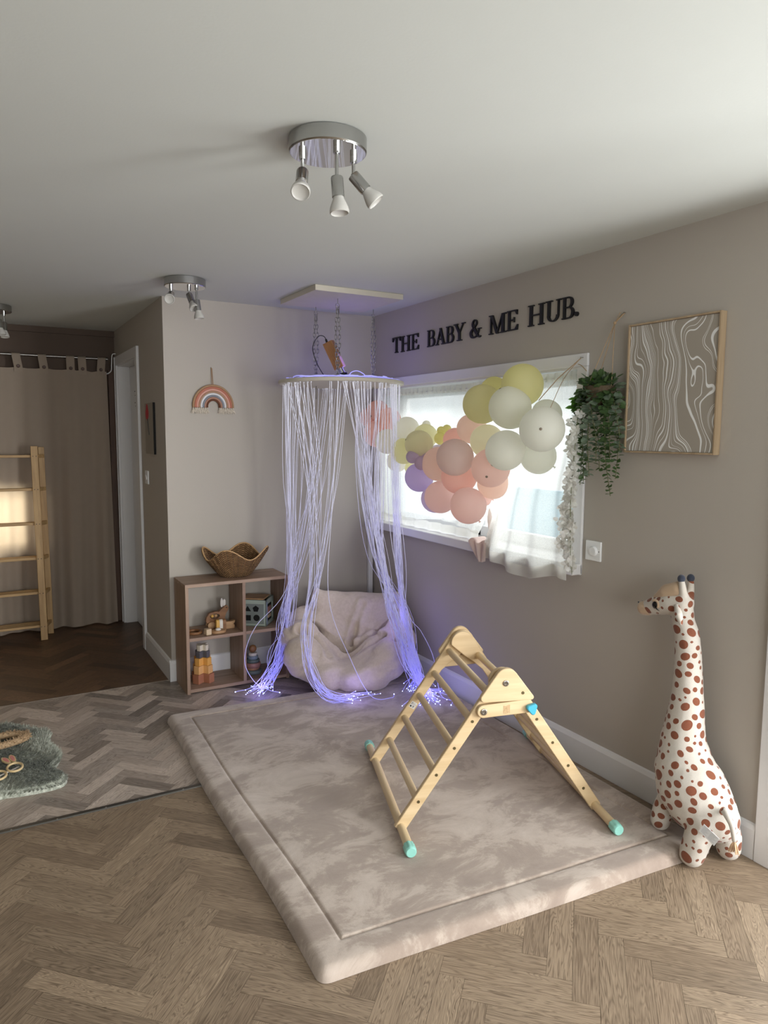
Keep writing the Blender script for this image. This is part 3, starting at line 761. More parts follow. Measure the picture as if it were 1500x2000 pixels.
    for hx, hy in HOOKS:
        top = Vector((hx, hy, 2.212)); ch = obj('chain', MB().tube([(hx+.010*math.cos(q), hy, 2.218+.010*math.sin(q)) for q in np.linspace(0, 2*PI, 13)[:-1]], .002, 5, closed=True), 'chain_steel', root, True)
        for sgn in (-1, 1):
            bot = Vector((hx+RV[0]*.004*sgn, hy+RV[1]*.004*sgn, zt+.008)); Lc = (top-bot).length; N = int(Lc/.0235)
            for k in range(N):
                u = (k+.5)/N; bow = .009*sgn*math.sin(PI*min(1, u*1.15)**.8)
                o = bpy.data.objects.new('link', lme); COL.objects.link(o); o.parent = ch
                p = top.lerp(bot, u)+Vector((RV[0]*bow, RV[1]*bow, 0)); o.location = p-Vector((CC[0], CC[1], 0)); o.rotation_euler = (0, rng.uniform(-.06, .06), -.52+(PI/2)*(k % 2)+rng.uniform(-.25, .25))
        obj('chain_bolt', MB().cyl((hx, hy, zt-.10), (hx, hy, zt+.01), .003, n=8), 'chain_steel', ch, True)
    # the fibres themselves, in their bunches
    tips = MB()
    def strands(name, n, phis, Rr, ctrl, tip_c, tip_s, wob=.012, ztip=(.008, .05), r=.00165, loosen=1.0):
        mb = MB()
        for k in range(n):
            ph = math.radians(rng.uniform(*phis)); Rk = rng.uniform(*Rr); x, y = ringpt(ph, Rk)
            P = [Vector((x, y, zb-.002)), Vector((x, y, zb-.05))]
            for (cx, cy, cz, sp, pull) in ctrl:
                ax_, ay_ = ringpt(ph, Rk)
                j = Vector((rng.normal(0, sp), rng.normal(0, sp), rng.normal(0, sp*.5)))
                P.append(Vector((ax_*(1-pull)+cx*pull, ay_*(1-pull)+cy*pull, cz))+j)
            tp = Vector((tip_c[0]+rng.normal(0, tip_s[0]), tip_c[1]+rng.normal(0, tip_s[1]), rng.uniform(*ztip)))
            P.append(tp)
            pts = catmull(P, 34)
            a1, a2 = rng.uniform(0, 6.28, 2); f1 = rng.uniform(4, 8)
            for i, q in enumerate(pts):
                u = i/34; am = wob*math.sin(PI*u)*(1-.5*u); q.x += am*math.sin(f1*u+a1)*.5; q.y += am*math.cos(f1*u+a2)*.5
                q.z = max(q.z, .006 if q.y > -.60 else RUGZ+.004)
                q.x = min(q.x, -.024)
            mb.tube(pts, r*rng.uniform(.8, 1.15), 4)
            tips.ball(pts[-1], .0027, 6, 4)
        o = obj(name, mb, 'fibre_glow', root, True); o['kind'] = 'stuff'
    strands('fibre_bunch', 20, (-128, -52), (.315, .352), [(-.745, -.33, 1.25, .008, .35), (-.75, -.335, .75, .012, .75), (-.768, -.352, .46, .016, .9), (-.835, -.405, .21, .022, 1), (-.935, -.45, .075, .022, 1)], (-1.02, -.505), (.045, .03))
    strands('fibre_bunch', 20, (-56, 14), (.30, .352), [(-.60, -.60, 1.25, .018, .5), (-.735, -.665, .73, .020, .85), (-.83, -.745, .43, .022, .95), (-.83, -.83, .20, .022, 1), (-.745, -.90, .075, .02, 1)], (-.585, -.925), (.07, .025), ztip=(.045, .085))
    strands('fibre_bunch', 36, (6, 62), (.30, .352), [(-.33, -.63, 1.17, .018, .7), (-.315, -.74, .73, .016, .9), (-.32, -.875, .45, .02, .95), (-.285, -.985, .22, .02, 1), (-.25, -1.07, .09, .02, 1)], (-.27, -1.15), (.06, .035), ztip=(.045, .07))
    strands('fibre_bunch', 30, (64, 118), (.315, .352), [(-.165, -.62, 1.2, .008, .35), (-.205, -.73, .72, .012, .8), (-.225, -.815, .46, .014, .95), (-.235, -.94, .20, .016, 1), (-.235, -1.02, .085, .016, 1)], (-.22, -1.09), (.055, .04), ztip=(.045, .07))
    strands('fibre_bunch', 20, (120, 168), (.28, .35), [(-.24, -.36, 1.3, .02, .4), (-.22, -.46, .75, .02, .8), (-.165, -.70, .42, .02, 1), (-.17, -.86, .15, .02, 1)], (-.24, -.92), (.06, .03), ztip=(.045, .07))
    strands('fibre_bunch', 15, (190, 238), (.28, .35), [(-.62, -.24, 1.3, .02, .3), (-.70, -.27, .8, .02, .7), (-.79, -.33, .42, .025, 1), (-.86, -.40, .2, .03, 1)], (-.98, -.47), (.06, .03))
    # a few that stray by themselves
    mb = MB()
    for P in ([(-.72, -.50, 1.79), (-.735, -.49, 1.2), (-.80, -.42, .62), (-1.00, -.40, .38), (-1.065, -.40, .20), (-1.03, -.45, .08), (-.96, -.50, .03), (-.90, -.53, .012)],
              [(-.74, -.42, 1.79), (-.755, -.40, 1.1), (-.80, -.40, .5), (-.90, -.42, .2), (-1.02, -.44, .05), (-1.13, -.42, .02)],
              [(-.60, -.73, 1.79), (-.66, -.74, 1.1), (-.70, -.78, .6), (-.60, -.86, .25), (-.52, -.95, .06), (-.42, -1.00, .05), (-.38, -.96, .05)],
              [(-.29, -.71, 1.79), (-.28, -.72, 1.0), (-.22, -.82, .5), (-.15, -.88, .36), (-.11, -.95, .22), (-.16, -1.10, .06), (-.15, -1.20, .05), (-.19, -1.25, .05)],
              [(-.20, -.62, 1.79), (-.20, -.66, 1.0), (-.24, -.90, .4), (-.28, -1.10, .08), (-.36, -1.17, .05), (-.43, -1.17, .05)]):
        pts = catmull(P, 50); mb.tube(pts, .0019, 4); tips.ball(pts[-1], .0036, 8, 5)
    o = obj('fibre_bunch', mb, 'fibre_glow', root, True); o['kind'] = 'stuff'
    o = obj('fibre_tips', tips, 'fibre_tip', root, True); o['kind'] = 'stuff'
    # the light the fibre ends give off
    for (x, y, z, e, rad) in ((-1.0, -.50, .07, .30, .05), (-.62, -.93, .11, .30, .06), (-.24, -1.10, .10, .40, .06), (-.26, -.80, .45, .5, .12), (-.26, -.60, 1.0, .4, .12), (-.45, -.45, 1.93, .9, .12)):
        l = bpy.data.lights.new('fibre_light', 'POINT'); l.energy = e; l.color = (.33, .27, 1.0); l.shadow_soft_size = rad
        o = bpy.data.objects.new('fibre_light', l); COL.objects.link(o); o.location = (x, y, z)
HOOKS = ((-.552, -.29), (-.556, -.60), (-.21, -.385))
fibre_canopy()
def ceiling_board():
    r = thing('ceiling_board', 'square cream board on the ceiling that holds the three chains', 'board', (-.49, -.505, 2.27))
    obj('panel', MB().box((-.765, -.762, 2.27), (-.222, -.255, 2.2995)), 'cream_board', r, bevel=.0015)
    for hx, hy in HOOKS:
        q = [(hx, hy, 2.272), (hx, hy, 2.245)]+[(hx+.012*math.sin(t), hy, 2.232+.012*math.cos(t)) for t in np.linspace(0, 5.6, 12)]
        obj('hook', MB().tube(q, .0019, 6), 'chain_steel', r, True)
ceiling_board()

# ---- chrome ceiling spotlights
plain('brushed_chrome', (176, 176, 174), .24, metal=1, var=.03); plain('mirror_chrome', (232, 232, 232), .04, metal=1, var=.0); plain('bulb_white', (186, 184, 178), .35, spec=.5)
def spot_lamp(cx, cy, label, heads):
    r = thing('ceiling_spotlight', label, 'ceiling light', (cx, cy, H), 'chrome spotlights on the ceiling')
    obj('ceiling_plate', MB().lathe([(.100, .0), (.1045, -.002), (.1045, -.037), (.102, -.040)][::-1], (cx, cy, H-.0005), n=64), 'brushed_chrome', r, 35)
    obj('mirror_face', MB().lathe([(.101, -.0405), (.1005, -.0415)], (cx, cy, H), n=64), 'mirror_chrome', r, 35)
    for (dx, dy, sl, ax) in heads:
        a = Vector(ax).normalized(); b0 = Vector((cx+dx, cy+dy, H-.041)); b1 = b0-Vector((0, 0, sl))
        arm = obj('arm', MB().cyl(b0, b0-Vector((0, 0, .017)), .0095, n=16).cyl(b0, b1, .0048, n=12).ball(b1, .0075, 12, 8), 'brushed_chrome', r, 35)
        p0 = b1-a*.004; p1 = b1+a*.052
        hd = obj('lamp_head', MB().lathe([(.008, 0), (.0155, .002), (.0165, .005), (.0165, .054), (.015, .055)], p0, a, 24), 'brushed_chrome', r, 35)
        obj('bulb', MB().lathe([(.0135, .046), (.0145, .058), (.019, .068), (.0245, .082), (.0262, .090), (.0262, .0945), (.0235, .0965), (.0225, .0945), (.019, .092), (.005, .090)], p0, a, 28), 'bulb_white', hd, 50)
spot_lamp(-1.502, -2.50, 'large chrome three-bulb ceiling spotlight nearest the camera', ((-.062, .028, .050, (-.30, -.55, -.75)), (.0, -.055, .078, (.04, -.10, -1)), (.068, -.018, .050, (.62, -.30, -.75))))
spot_lamp(-1.392, -.525, 'chrome three-bulb spotlight in front of the passage corner', ((-.065, .03, .035, (-.3, -.85, -.45)), (.02, .0, .035, (.15, -.5, -.8)), (.045, -.05, .070, (.12, -.05, -1))))
spot_lamp(-2.240, .850, 'chrome spotlight in the dark passage, cut off by the left edge', ((-.05, .04, .04, (-.3, -.6, -.7)), (.03, -.05, .055, (.1, -.1, -1)), (.06, .03, .06, (.0, -.15, -1))))

# ---- black wall letters
def letters():
    plain('letter_black', (14, 14, 16), .5)
    def ring(cx, cy, ro, so, ri, si, a0, a1, n=14):
        """crescent between an outer and an inner ellipse"""
        O = [(cx+ro*math.cos(a0+(a1-a0)*i/n), cy+so*math.sin(a0+(a1-a0)*i/n)) for i in range(n+1)]
        I = [(cx-.0+ri*math.cos(a0+(a1-a0)*i/n), cy+si*math.sin(a0+(a1-a0)*i/n)) for i in range(n+1)]
        return [[O[i], O[i+1], I[i+1], I[i]] for i in range(n)]
    def R(x0, y0, x1, y1): return [[(x0, y0), (x1, y0), (x1, y1), (x0, y1)]]
    def D(xa, ya, xb, yb, w): return [[(xa-w/2, ya), (xa+w/2, ya), (xb+w/2, yb), (xb-w/2, yb)]]
    def stem(x, w=.16, s=.06, y0=0, y1=1): return R(x, y0, x+w, y1)+R(x-s, y0, x+w+s, y0+.055)+R(x-s, y1-.055, x+w+s, y1)
    def B():
        return stem(.12, .165, .10)+R(.3, .945, .55, 1)+R(.3, .49, .60, .545)+R(.3, 0, .60, .055)+ring(.55, .745, .34, .255, .16, .20, -PI/2, PI/2)+ring(.58, .272, .40, .272, .21, .217, -PI/2, PI/2)
    def E(): return stem(.12, .165, .10)+R(.3, .945, .90, 1)+R(.3, .49, .66, .545)+R(.3, 0, .93, .055)+[[(.90, 1), (.90, .76), (.85, .76), (.72, .945), (.72, 1)]]+[[(.97, .27), (.92, .27), (.74, .055), (.74, 0), (.93, 0)]]+R(.62, .39, .67, .65)
    def Tt(): return stem(.42, .16, .10)+R(.03, .945, .97, 1)+[[(.02, 1), (.02, .73), (.07, .73), (.22, .945), (.22, 1)]]+[[(.98, 1), (.98, .73), (.93, .73), (.78, .945), (.78, 1)]]
    def Hh(): return stem(.11, .155, .09)+stem(.735, .155, .09)+R(.28, .475, .72, .535)
    def A(): return D(.14, 0, .50, 1, .07)+D(.80, 0, .47, 1, .165)+R(.25, .30, .70, .355)+R(0, 0, .29, .055)+R(.60, 0, 1.0, .055)
    def Y(): return R(.42, 0, .58, .48)+R(.28, 0, .72, .055)+D(.50, .44, .16, 1, .165)+D(.50, .44, .85, 1, .07)+R(.0, .945, .35, 1)+R(.70, .945, 1, 1)
    def Mm(): return R(.09, 0, .15, 1)+R(.75, 0, .89, 1)+D(.50, 0, .16, 1, .14)+D(.48, 0, .80, 1, .06)+R(0, 0, .25, .055)+R(.65, 0, 1, .055)+R(0, .945, .22, 1)+R(.76, .945, 1, 1)
    def U(): return R(.15, .28, .30, 1)+R(.03, .945, .44, 1)+R(.78, .28, .85, 1)+R(.68, .945, .98, 1)+ring(.495, .30, .355, .30, .215, .245, PI, 2*PI, 16)+R(.69, .27, .85, .30)*0
    def dot(): return [[(.5+.5*math.cos(t), .5+.5*math.sin(t)) for t in np.linspace(0, 2*PI, 17)[:-1]]]
    def amp():
        P = [(.97, .05), (.80, .03), (.60, .24), (.40, .50), (.26, .74), (.32, .92), (.45, .97), (.58, .90), (.60, .76), (.48, .63), (.24, .47), (.11, .28), (.17, .10), (.36, .03), (.58, .08), (.74, .24), (.83, .46)]
        wd = [.05, .09, .17, .18, .14, .06, .05, .08, .09, .06, .09, .17, .17, .08, .05, .05, .05]
        C = catmull([(x, y, 0) for x, y in P], 64); out = []
        wi = np.interp(np.linspace(0, len(P)-1, 65), range(len(P)), wd)
        for i in range(64):
            a, b = C[i], C[i+1]; d = (b-a).normalized(); n = Vector((-d.y, d.x, 0))
            a2, b2 = a-d*.012, b+d*.012
            out.append([tuple((a2+n*wi[i]/2)[:2]), tuple((a2-n*wi[i]/2)[:2]), tuple((b2-n*wi[i+1]/2)[:2]), tuple((b2+n*wi[i+1]/2)[:2])])
        return out+R(.70, .44, 1.0, .49)
    S = [('T', Tt, -.270, -.372, 2.029, 2.126, 'T that starts the word THE'), ('H', Hh, -.376, -.490, 2.027, 2.123, 'H in the middle of the word THE'), ('E', E, -.502, -.590, 2.027, 2.122, 'E that ends the word THE'),
         ('B', B, -.683, -.766, 2.027, 2.123, 'B that starts the word BABY'), ('A', A, -.772, -.876, 2.028, 2.122, 'A in the word BABY'), ('B', B, -.880, -.958, 2.028, 2.121, 'B between A and Y in the word BABY'), ('Y', Y, -.957, -1.063, 2.030, 2.124, 'Y that ends the word BABY'),
         ('&', amp, -1.107, -1.208, 2.030, 2.127, 'ampersand between BABY and ME'), ('M', Mm, -1.276, -1.414, 2.030, 2.127, 'M that starts the word ME'), ('E', E, -1.421, -1.509, 2.031, 2.129, 'E that ends the word ME'),
         ('H', Hh, -1.581, -1.698, 2.033, 2.132, 'H that starts the word HUB'), ('U', U, -1.703, -1.811, 2.035, 2.133, 'U in the middle of the word HUB'), ('B', B, -1.814, -1.893, 2.036, 2.133, 'B that ends the word HUB'), ('.', dot, -1.897, -1.918, 2.040, 2.060, 'full stop after the word HUB')]
    for ch, fn, y0, y1, z0, z1, lab in S:
        mb = MB()
        for k, poly in enumerate(fn()):
            e = .00002*(k % 5)
            ar = sum(poly[i][0]*poly[(i+1) % len(poly)][1]-poly[(i+1) % len(poly)][0]*poly[i][1] for i in range(len(poly)))
            if ar < 0: poly = poly[::-1]
            mb.prism(poly, lambda a, b, d: (-d, y0+(y1-y0)*a, z0+(z1-z0)*b), .0, .010+e)
        single('wall_letter', mb, 'letter_black', 'black serif '+('letter ' if ch.isalpha() else '')+lab, 'letter', 'black letters on the window wall')
letters()

# ---- net curtains in the window
thin('net_curtain', (246, 248, 244), .26, .62, weave=260, var=.03); thin('net_hem', (240, 240, 234), .08, .55, var=.03)
plain('rod_white', (230, 230, 228), .4)
def net_sheet(y_of, z_of, x_of, ns, nt):
    mb = MB(); vs = [(x_of(i/ns, j/nt), y_of(i/ns, j/nt), z_of(i/ns, j/nt)) for j in range(nt+1) for i in range(ns+1)]
    mb.add(vs, [(j*(ns+1)+i, j*(ns+1)+i+1, (j+1)*(ns+1)+i+1, (j+1)*(ns+1)+i) for j in range(nt) for i in range(ns)]); return mb
def nets():
    top = 1.792
    sag = lambda y: top-.012*math.sin((y+.1)/-1.83*PI)
    tag(obj('curtain_wire', MB().tube([(.012, y, sag(y)-.014) for y in np.linspace(-.092, -1.928, 30)], .004, 8), 'rod_white', smooth=True), 'thin white curtain wire across the top of the window', 'curtain rod')
    fold = lambda s, t, k, a: a*(.35+.65*t)*math.sin(s*k+1.3*math.sin(s*5.1)+.4*math.sin(3*t))+.003*math.sin(s*160)*max(0, 1-t*14)
    # left panel: covers the left three quarters, hem lying on the sill
    r = thing('net_curtain', 'white net curtain at the left of the window, hem on the sill behind the balloons', 'curtain', (.02, -.7, .935))
    yl = lambda s, t: -.105-(1.50-.42*t**1.3)*s
    obj('net_panel', net_sheet(yl, lambda s, t: sag(yl(s, t))-(sag(yl(s, t))-.985+.02*math.sin(s*7))*t, lambda s, t: .018+fold(s, t, 52, .011), 220, 26), 'net_curtain', r, True)
    obj('net_hem', net_sheet(lambda s, t: yl(s, 1), lambda s, t: .985+.02*math.sin(s*7)*0-.047*t+.0*s, lambda s, t: .018+fold(s, 1, 52, .011)-.004, 220, 2), 'net_hem', r, True)
    # right panel: pulled out over the sill, hem hanging below it
    r = thing('net_curtain', 'white net curtain at the right of the window hanging out over the sill', 'curtain', (-.06, -1.7, .85))
    def yr(s, t):
        l = -1.60+.10*t+.14*t*t; q = -1.925-.055*t
        return l+(q-l)*s
    def xr(s, t):
        e = max(0, min(1, (t-.12)/.6)); e = e*e*(3-2*e)
        return .016-.098*e+fold(s, t, 26, .016)*(1 if t < .5 else 1)-.006*math.sin(PI*s)
    bot = lambda s: .868-.028*math.sin(PI*min(1, s*1.1))-.012*s+.012*math.sin(s*9)
    hz = .055
    obj('net_panel', net_sheet(yr, lambda s, t: sag(yr(s, t))-(sag(yr(s, t))-bot(s)-hz)*t, xr, 120, 34), 'net_curtain', r, True)
    obj('net_hem', net_sheet(lambda s, t: yr(s, 1), lambda s, t: bot(s)+hz*(1-t), lambda s, t: xr(s, 1)+.002*t, 120, 3), 'net_hem', r, True)
    # gathered heading over the full width
    r = thing('curtain_heading', 'gathered white heading frill along the top of the window', 'curtain', (.01, -1.0, 1.76))
    obj('frill', net_sheet(lambda s, t: -.10-1.825*s, lambda s, t: sag(-.10-1.825*s)+.012-.042*t, lambda s, t: .004+.006*math.sin(s*230+math.sin(s*31))+.002*t, 700, 3), 'net_hem', r, True)
nets()

# ---- balloon garland
def balloons():
    C = dict(yellow=(246, 240, 176), olive=(236, 230, 178), cream=(246, 246, 234), vanilla=(246, 242, 214), peach=(252, 224, 208), coral=(250, 206, 192), dusty=(236, 212, 202), pink=(252, 220, 210),
             lilac=(222, 204, 226), purple=(206, 184, 226), pale_lilac=(230, 222, 234), pale_yellow=(248, 243, 200), lemon=(246, 240, 168), ivory=(248, 244, 230))
    for k, v in C.items(): latex('latex_'+k, tuple(255-(255-x)*{'purple': .62, 'dusty': .62, 'lilac': .75}.get(k, .72) for x in v))
    plain('latex_tip', (120, 108, 92), .6)
    B = [('yellow', -0.17, -1.747, 1.74, 0.097, 'bright yellow balloon at the very top of the garland'),
    ('yellow', -0.1, -1.447, 1.732, 0.069, 'yellow balloon half hidden behind the topmost balloons'),
    ('olive', -0.2, -1.493, 1.66, 0.096, 'mustard yellow balloon left of the upper cream balloon', (-.4, .9, .1)),
    ('cream', -0.24, -1.75, 1.633, 0.097, 'upper cream balloon just below the bright yellow one', (-.45, .15, .8)),
    ('cream', -0.26, -1.988, 1.536, 0.097, 'largest cream balloon at the right end of the garland', (-.75, -.75, .0)),
    ('cream', -0.13, -1.868, 1.604, 0.068, 'cream balloon peeping out above the largest cream balloon'),
    ('cream', -0.14, -1.83, 1.417, 0.082, 'lowest cream balloon at the right, against the net curtain'),
    ('cream', -0.27, -1.762, 1.443, 0.091, 'cream balloon at the front between pink and largest cream balloons', (-.5, .35, -.7)),
    ('vanilla', -0.17, -1.49, 1.48, 0.084, 'vanilla balloon below the mustard one'),
    ('peach', -0.12, -1.292, 1.543, 0.077, 'peach balloon touching the left of the mustard one'),
    ('coral', -0.1, -1.115, 1.484, 0.064, 'coral balloon behind the dusty pink one, upper left'),
    ('dusty', -0.3, -1.409, 1.399, 0.092, 'dusty pink balloon at the very front of the garland', (-.45, .8, .0)),
    ('peach', -0.2, -1.113, 1.355, 0.092, 'peach balloon left of the dusty pink one'),
    ('coral', -0.21, -1.314, 1.297, 0.092, 'coral balloon under the dusty pink one'),
    ('pink', -0.21, -1.578, 1.354, 0.094, 'pink balloon below the vanilla and cream balloons', (-.6, -.5, -.35)),
    ('peach', -0.13, -1.494, 1.269, 0.079, 'peach balloon low behind the pink one at the right'),
    ('pink', -0.24, -1.439, 1.16, 0.091, 'lowest pink balloon of the garland'),
    ('pink', -0.18, -1.102, 1.174, 0.088, 'pink balloon to the left of the lowest one'),
    ('lilac', -0.11, -0.943, 1.148, 0.08, 'lilac balloon behind the low pink balloon at the left'),
    ('pink', -0.1, -1.394, 1.179, 0.032, 'tiny pink balloon above the rabbit on the sill'),
    ('purple', -0.18, -0.882, 1.269, 0.082, 'big purple balloon at the middle of the garland'),
    ('lilac', -0.25, -0.925, 1.387, 0.038, 'small lilac balloon on the left of its trio'),
    ('lilac', -0.19, -0.945, 1.413, 0.032, 'smallest lilac balloon, topmost of its trio'),
    ('lilac', -0.27, -1.047, 1.358, 0.038, 'small lilac balloon nearest the peach balloons'),
    ('pale_lilac', -0.1, -0.959, 1.392, 0.065, 'pale lilac balloon at the back behind the small trio'),
    ('pale_yellow', -0.2, -0.914, 1.456, 0.079, 'pale yellow balloon right above the small lilac trio', (-.7, .3, .25)),
    ('pale_yellow', -0.12, -0.85, 1.503, 0.07, 'pale yellow balloon at the back above its twin'),
    ('lemon', -0.11, -0.99, 1.49, 0.035, 'small lemon balloon, biggest of the lemon cluster'),
    ('lemon', -0.1, -0.983, 1.533, 0.025, 'tiny lemon balloon, left one on top of the lemon cluster'),
    ('lemon', -0.09, -1.023, 1.542, 0.025, 'tiny lemon balloon, right one on top of the lemon cluster'),
    ('ivory', -0.13, -0.661, 1.54, 0.076, 'ivory balloon at the upper left beside the coral cluster'),
    ('ivory', -0.08, -0.798, 1.567, 0.026, 'tiny ivory balloon above the pale yellow ones'),
    ('olive', -0.16, -0.679, 1.414, 0.077, 'mustard balloon at the left behind the fibre strands'),
    ('ivory', -0.19, -0.532, 1.467, 0.076, 'ivory balloon behind the fibres below the coral cluster'),
    ('ivory', -0.1, -0.501, 1.347, 0.066, 'ivory balloon lowest at the left end of the garland'),
    ('coral', -0.13, -0.306, 1.657, 0.071, 'topmost coral balloon of the cluster behind the fibres', (-.6, -.2, -.3)),
    ('coral', -0.17, -0.257, 1.618, 0.061, 'leftmost coral balloon nearest the room corner'),
    ('coral', -0.11, -0.414, 1.607, 0.072, 'rightmost coral balloon of the cluster behind the fibres'),
    ('coral', -0.16, -0.338, 1.514, 0.084, 'lowest coral balloon of the cluster behind the fibres'),
    ('pale_yellow', -0.1, -0.659, 1.31, 0.036, 'small pale yellow balloon under the left mustard one')]
    for row in B:
        c, x, y, z, r, lab = row[:6]; ax = Vector(row[6]).normalized() if len(row) > 6 else Vector((rng.uniform(.2, 1), rng.uniform(-.6, .6), rng.uniform(-.8, .3))).normalized()
        root = thing('balloon', lab, 'balloon', (x, y, z), 'balloon garland in front of the window')
        prof = [(math.sin(t)*(1+.03*math.cos(t)), -math.cos(t)*(1.04 if t < PI/2 else 1.0)) for t in np.linspace(.02, PI-.02, 18)]
        obj('skin', MB().lathe([(r*a, r*h) for a, h in prof], (x, y, z), -ax, 28), 'latex_'+c, root, True)
        if len(row) > 6:
            p = Vector((x, y, z))+ax*r*1.03
            obj('tip', MB().lathe([(.006, -.004), (.0062, .0005), (.004, .002), (.001, .0022)], p, ax, 12), 'latex_tip', root, True)
        else:
            p = Vector((x, y, z))+ax*r*1.02
            obj('knot', MB().lathe([(r*.10+.002, -.004), (.003, .004), (.004, .007), (.006, .012), (.002, .0125)], p, ax, 10), 'latex_'+c, root, True)
    t = thing('garland_twine', 'jute twine tying the garland to the top right corner of the window', 'string', (-.03, -1.97, 1.85))
    plain('jute', (176, 150, 118), .9, bump=.3, bscale=400)
    obj('strand', MB().tube([(-.022, -1.965, 1.853), (-.10, -1.90, 1.76), (-.17, -1.86, 1.665)], .0022, 6), 'jute', t, True)
    obj('strand', MB().tube(catmull([(-.024, -1.960, 1.850), (-.09, -1.93, 1.76), (-.20, -1.965, 1.62)], 8), .0015, 6), 'jute', t, True)
    obj('strand', MB().tube(catmull([(-.022, -1.945, 1.825), (-.03, -1.975, 1.815), (-.03, -2.005, 1.79)], 10), .0018, 6), 'jute', t, True)
    obj('nail', MB().cyl((0, -1.965, 1.853), (-.03, -1.965, 1.853), .0025, n=8), 'screw_metal', t, True)
balloons()

# ---- marbled picture
def picture():
    wood_obj('frame_oak', (156, 134, 106), (182, 160, 130), 'Z', .5, .8)
    t = NT('marbled_canvas'); v = t.coord('Object'); sep = t.n.new('ShaderNodeSeparateXYZ'); t.link(v, sep.inputs[0])
    n1 = t.noise(t.coord('Object', (1, 4.6, 3.0)), 1, 1, .4, .35); n2 = t.noise(t.coord('Object', (1, 9, 6.5)), 1, 1, .4, .3)
    wc = t.math('ADD', t.math('MULTIPLY', sep.outputs[1], 1.0), t.math('ADD', t.math('MULTIPLY', n1, .30), t.math('MULTIPLY', n2, .07)))
    lines = t.noise(t.math('MULTIPLY', wc, 30.), 1.0, 1.6, .55, 0, '1D')
    fr = t.math('ABSOLUTE', t.math('SUBTRACT', t.math('FRACT', t.math('MULTIPLY', lines, 6.5)), .5))
    k = t.ramp(fr, [(.0, (1, 1, 1)), (.10, (1, 1, 1)), (.145, (0, 0, 0))])
    t.col(t.mix(k, lin((160, 152, 140)), lin((232, 232, 230)))); t.set(Roughness=.85); M['marbled_canvas'] = t.m
    y0, y1, z0, z1 = -2.652, -2.232, 1.442, 1.957
    r = thing('framed_picture', 'framed taupe canvas with white marbled lines beside the hanging plant', 'picture', (-.02, (y0+y1)/2, z0))
    obj('canvas', MB().box((-.027, y0+.008, z0+.008), (-.006, y1-.008, z1-.008)), 'marbled_canvas', r)
    for lo, hi in (((-.034, y0, z0), (-.001, y0+.007, z1)), ((-.034, y1-.007, z0), (-.001, y1, z1)), ((-.034, y0+.007, z0), (-.001, y1-.007, z0+.007)), ((-.034, y0+.007, z1-.007), (-.001, y1-.007, z1))):
        obj('frame_strip', MB().box(lo, hi), 'frame_oak', r, bevel=.001)
picture()

# ---- dimmer switch plate
def dimmer(): 
    r = thing('dimmer_switch', 'white dimmer switch plate on the wall below the hanging flowers', 'switch', (-.006, -2.06, .958))
    obj('plate', MB().box((-.010, -2.106, .958), (-.0002, -2.016, 1.046)), 'white_upvc', r, bevel=.003)
    obj('knob', MB().lathe([(.021, 0), (.0205, .009), (.018, .012), (.001, .0125)], (-.010, -2.068, 1.002), (-1, 0, 0), 32), 'white_upvc', r, 40)
    obj('screw_hole', MB().cyl((-.0098, -2.096, 1.002), (-.0104, -2.096, 1.002), .0025, n=10), 'black_matte', r)
dimmer()

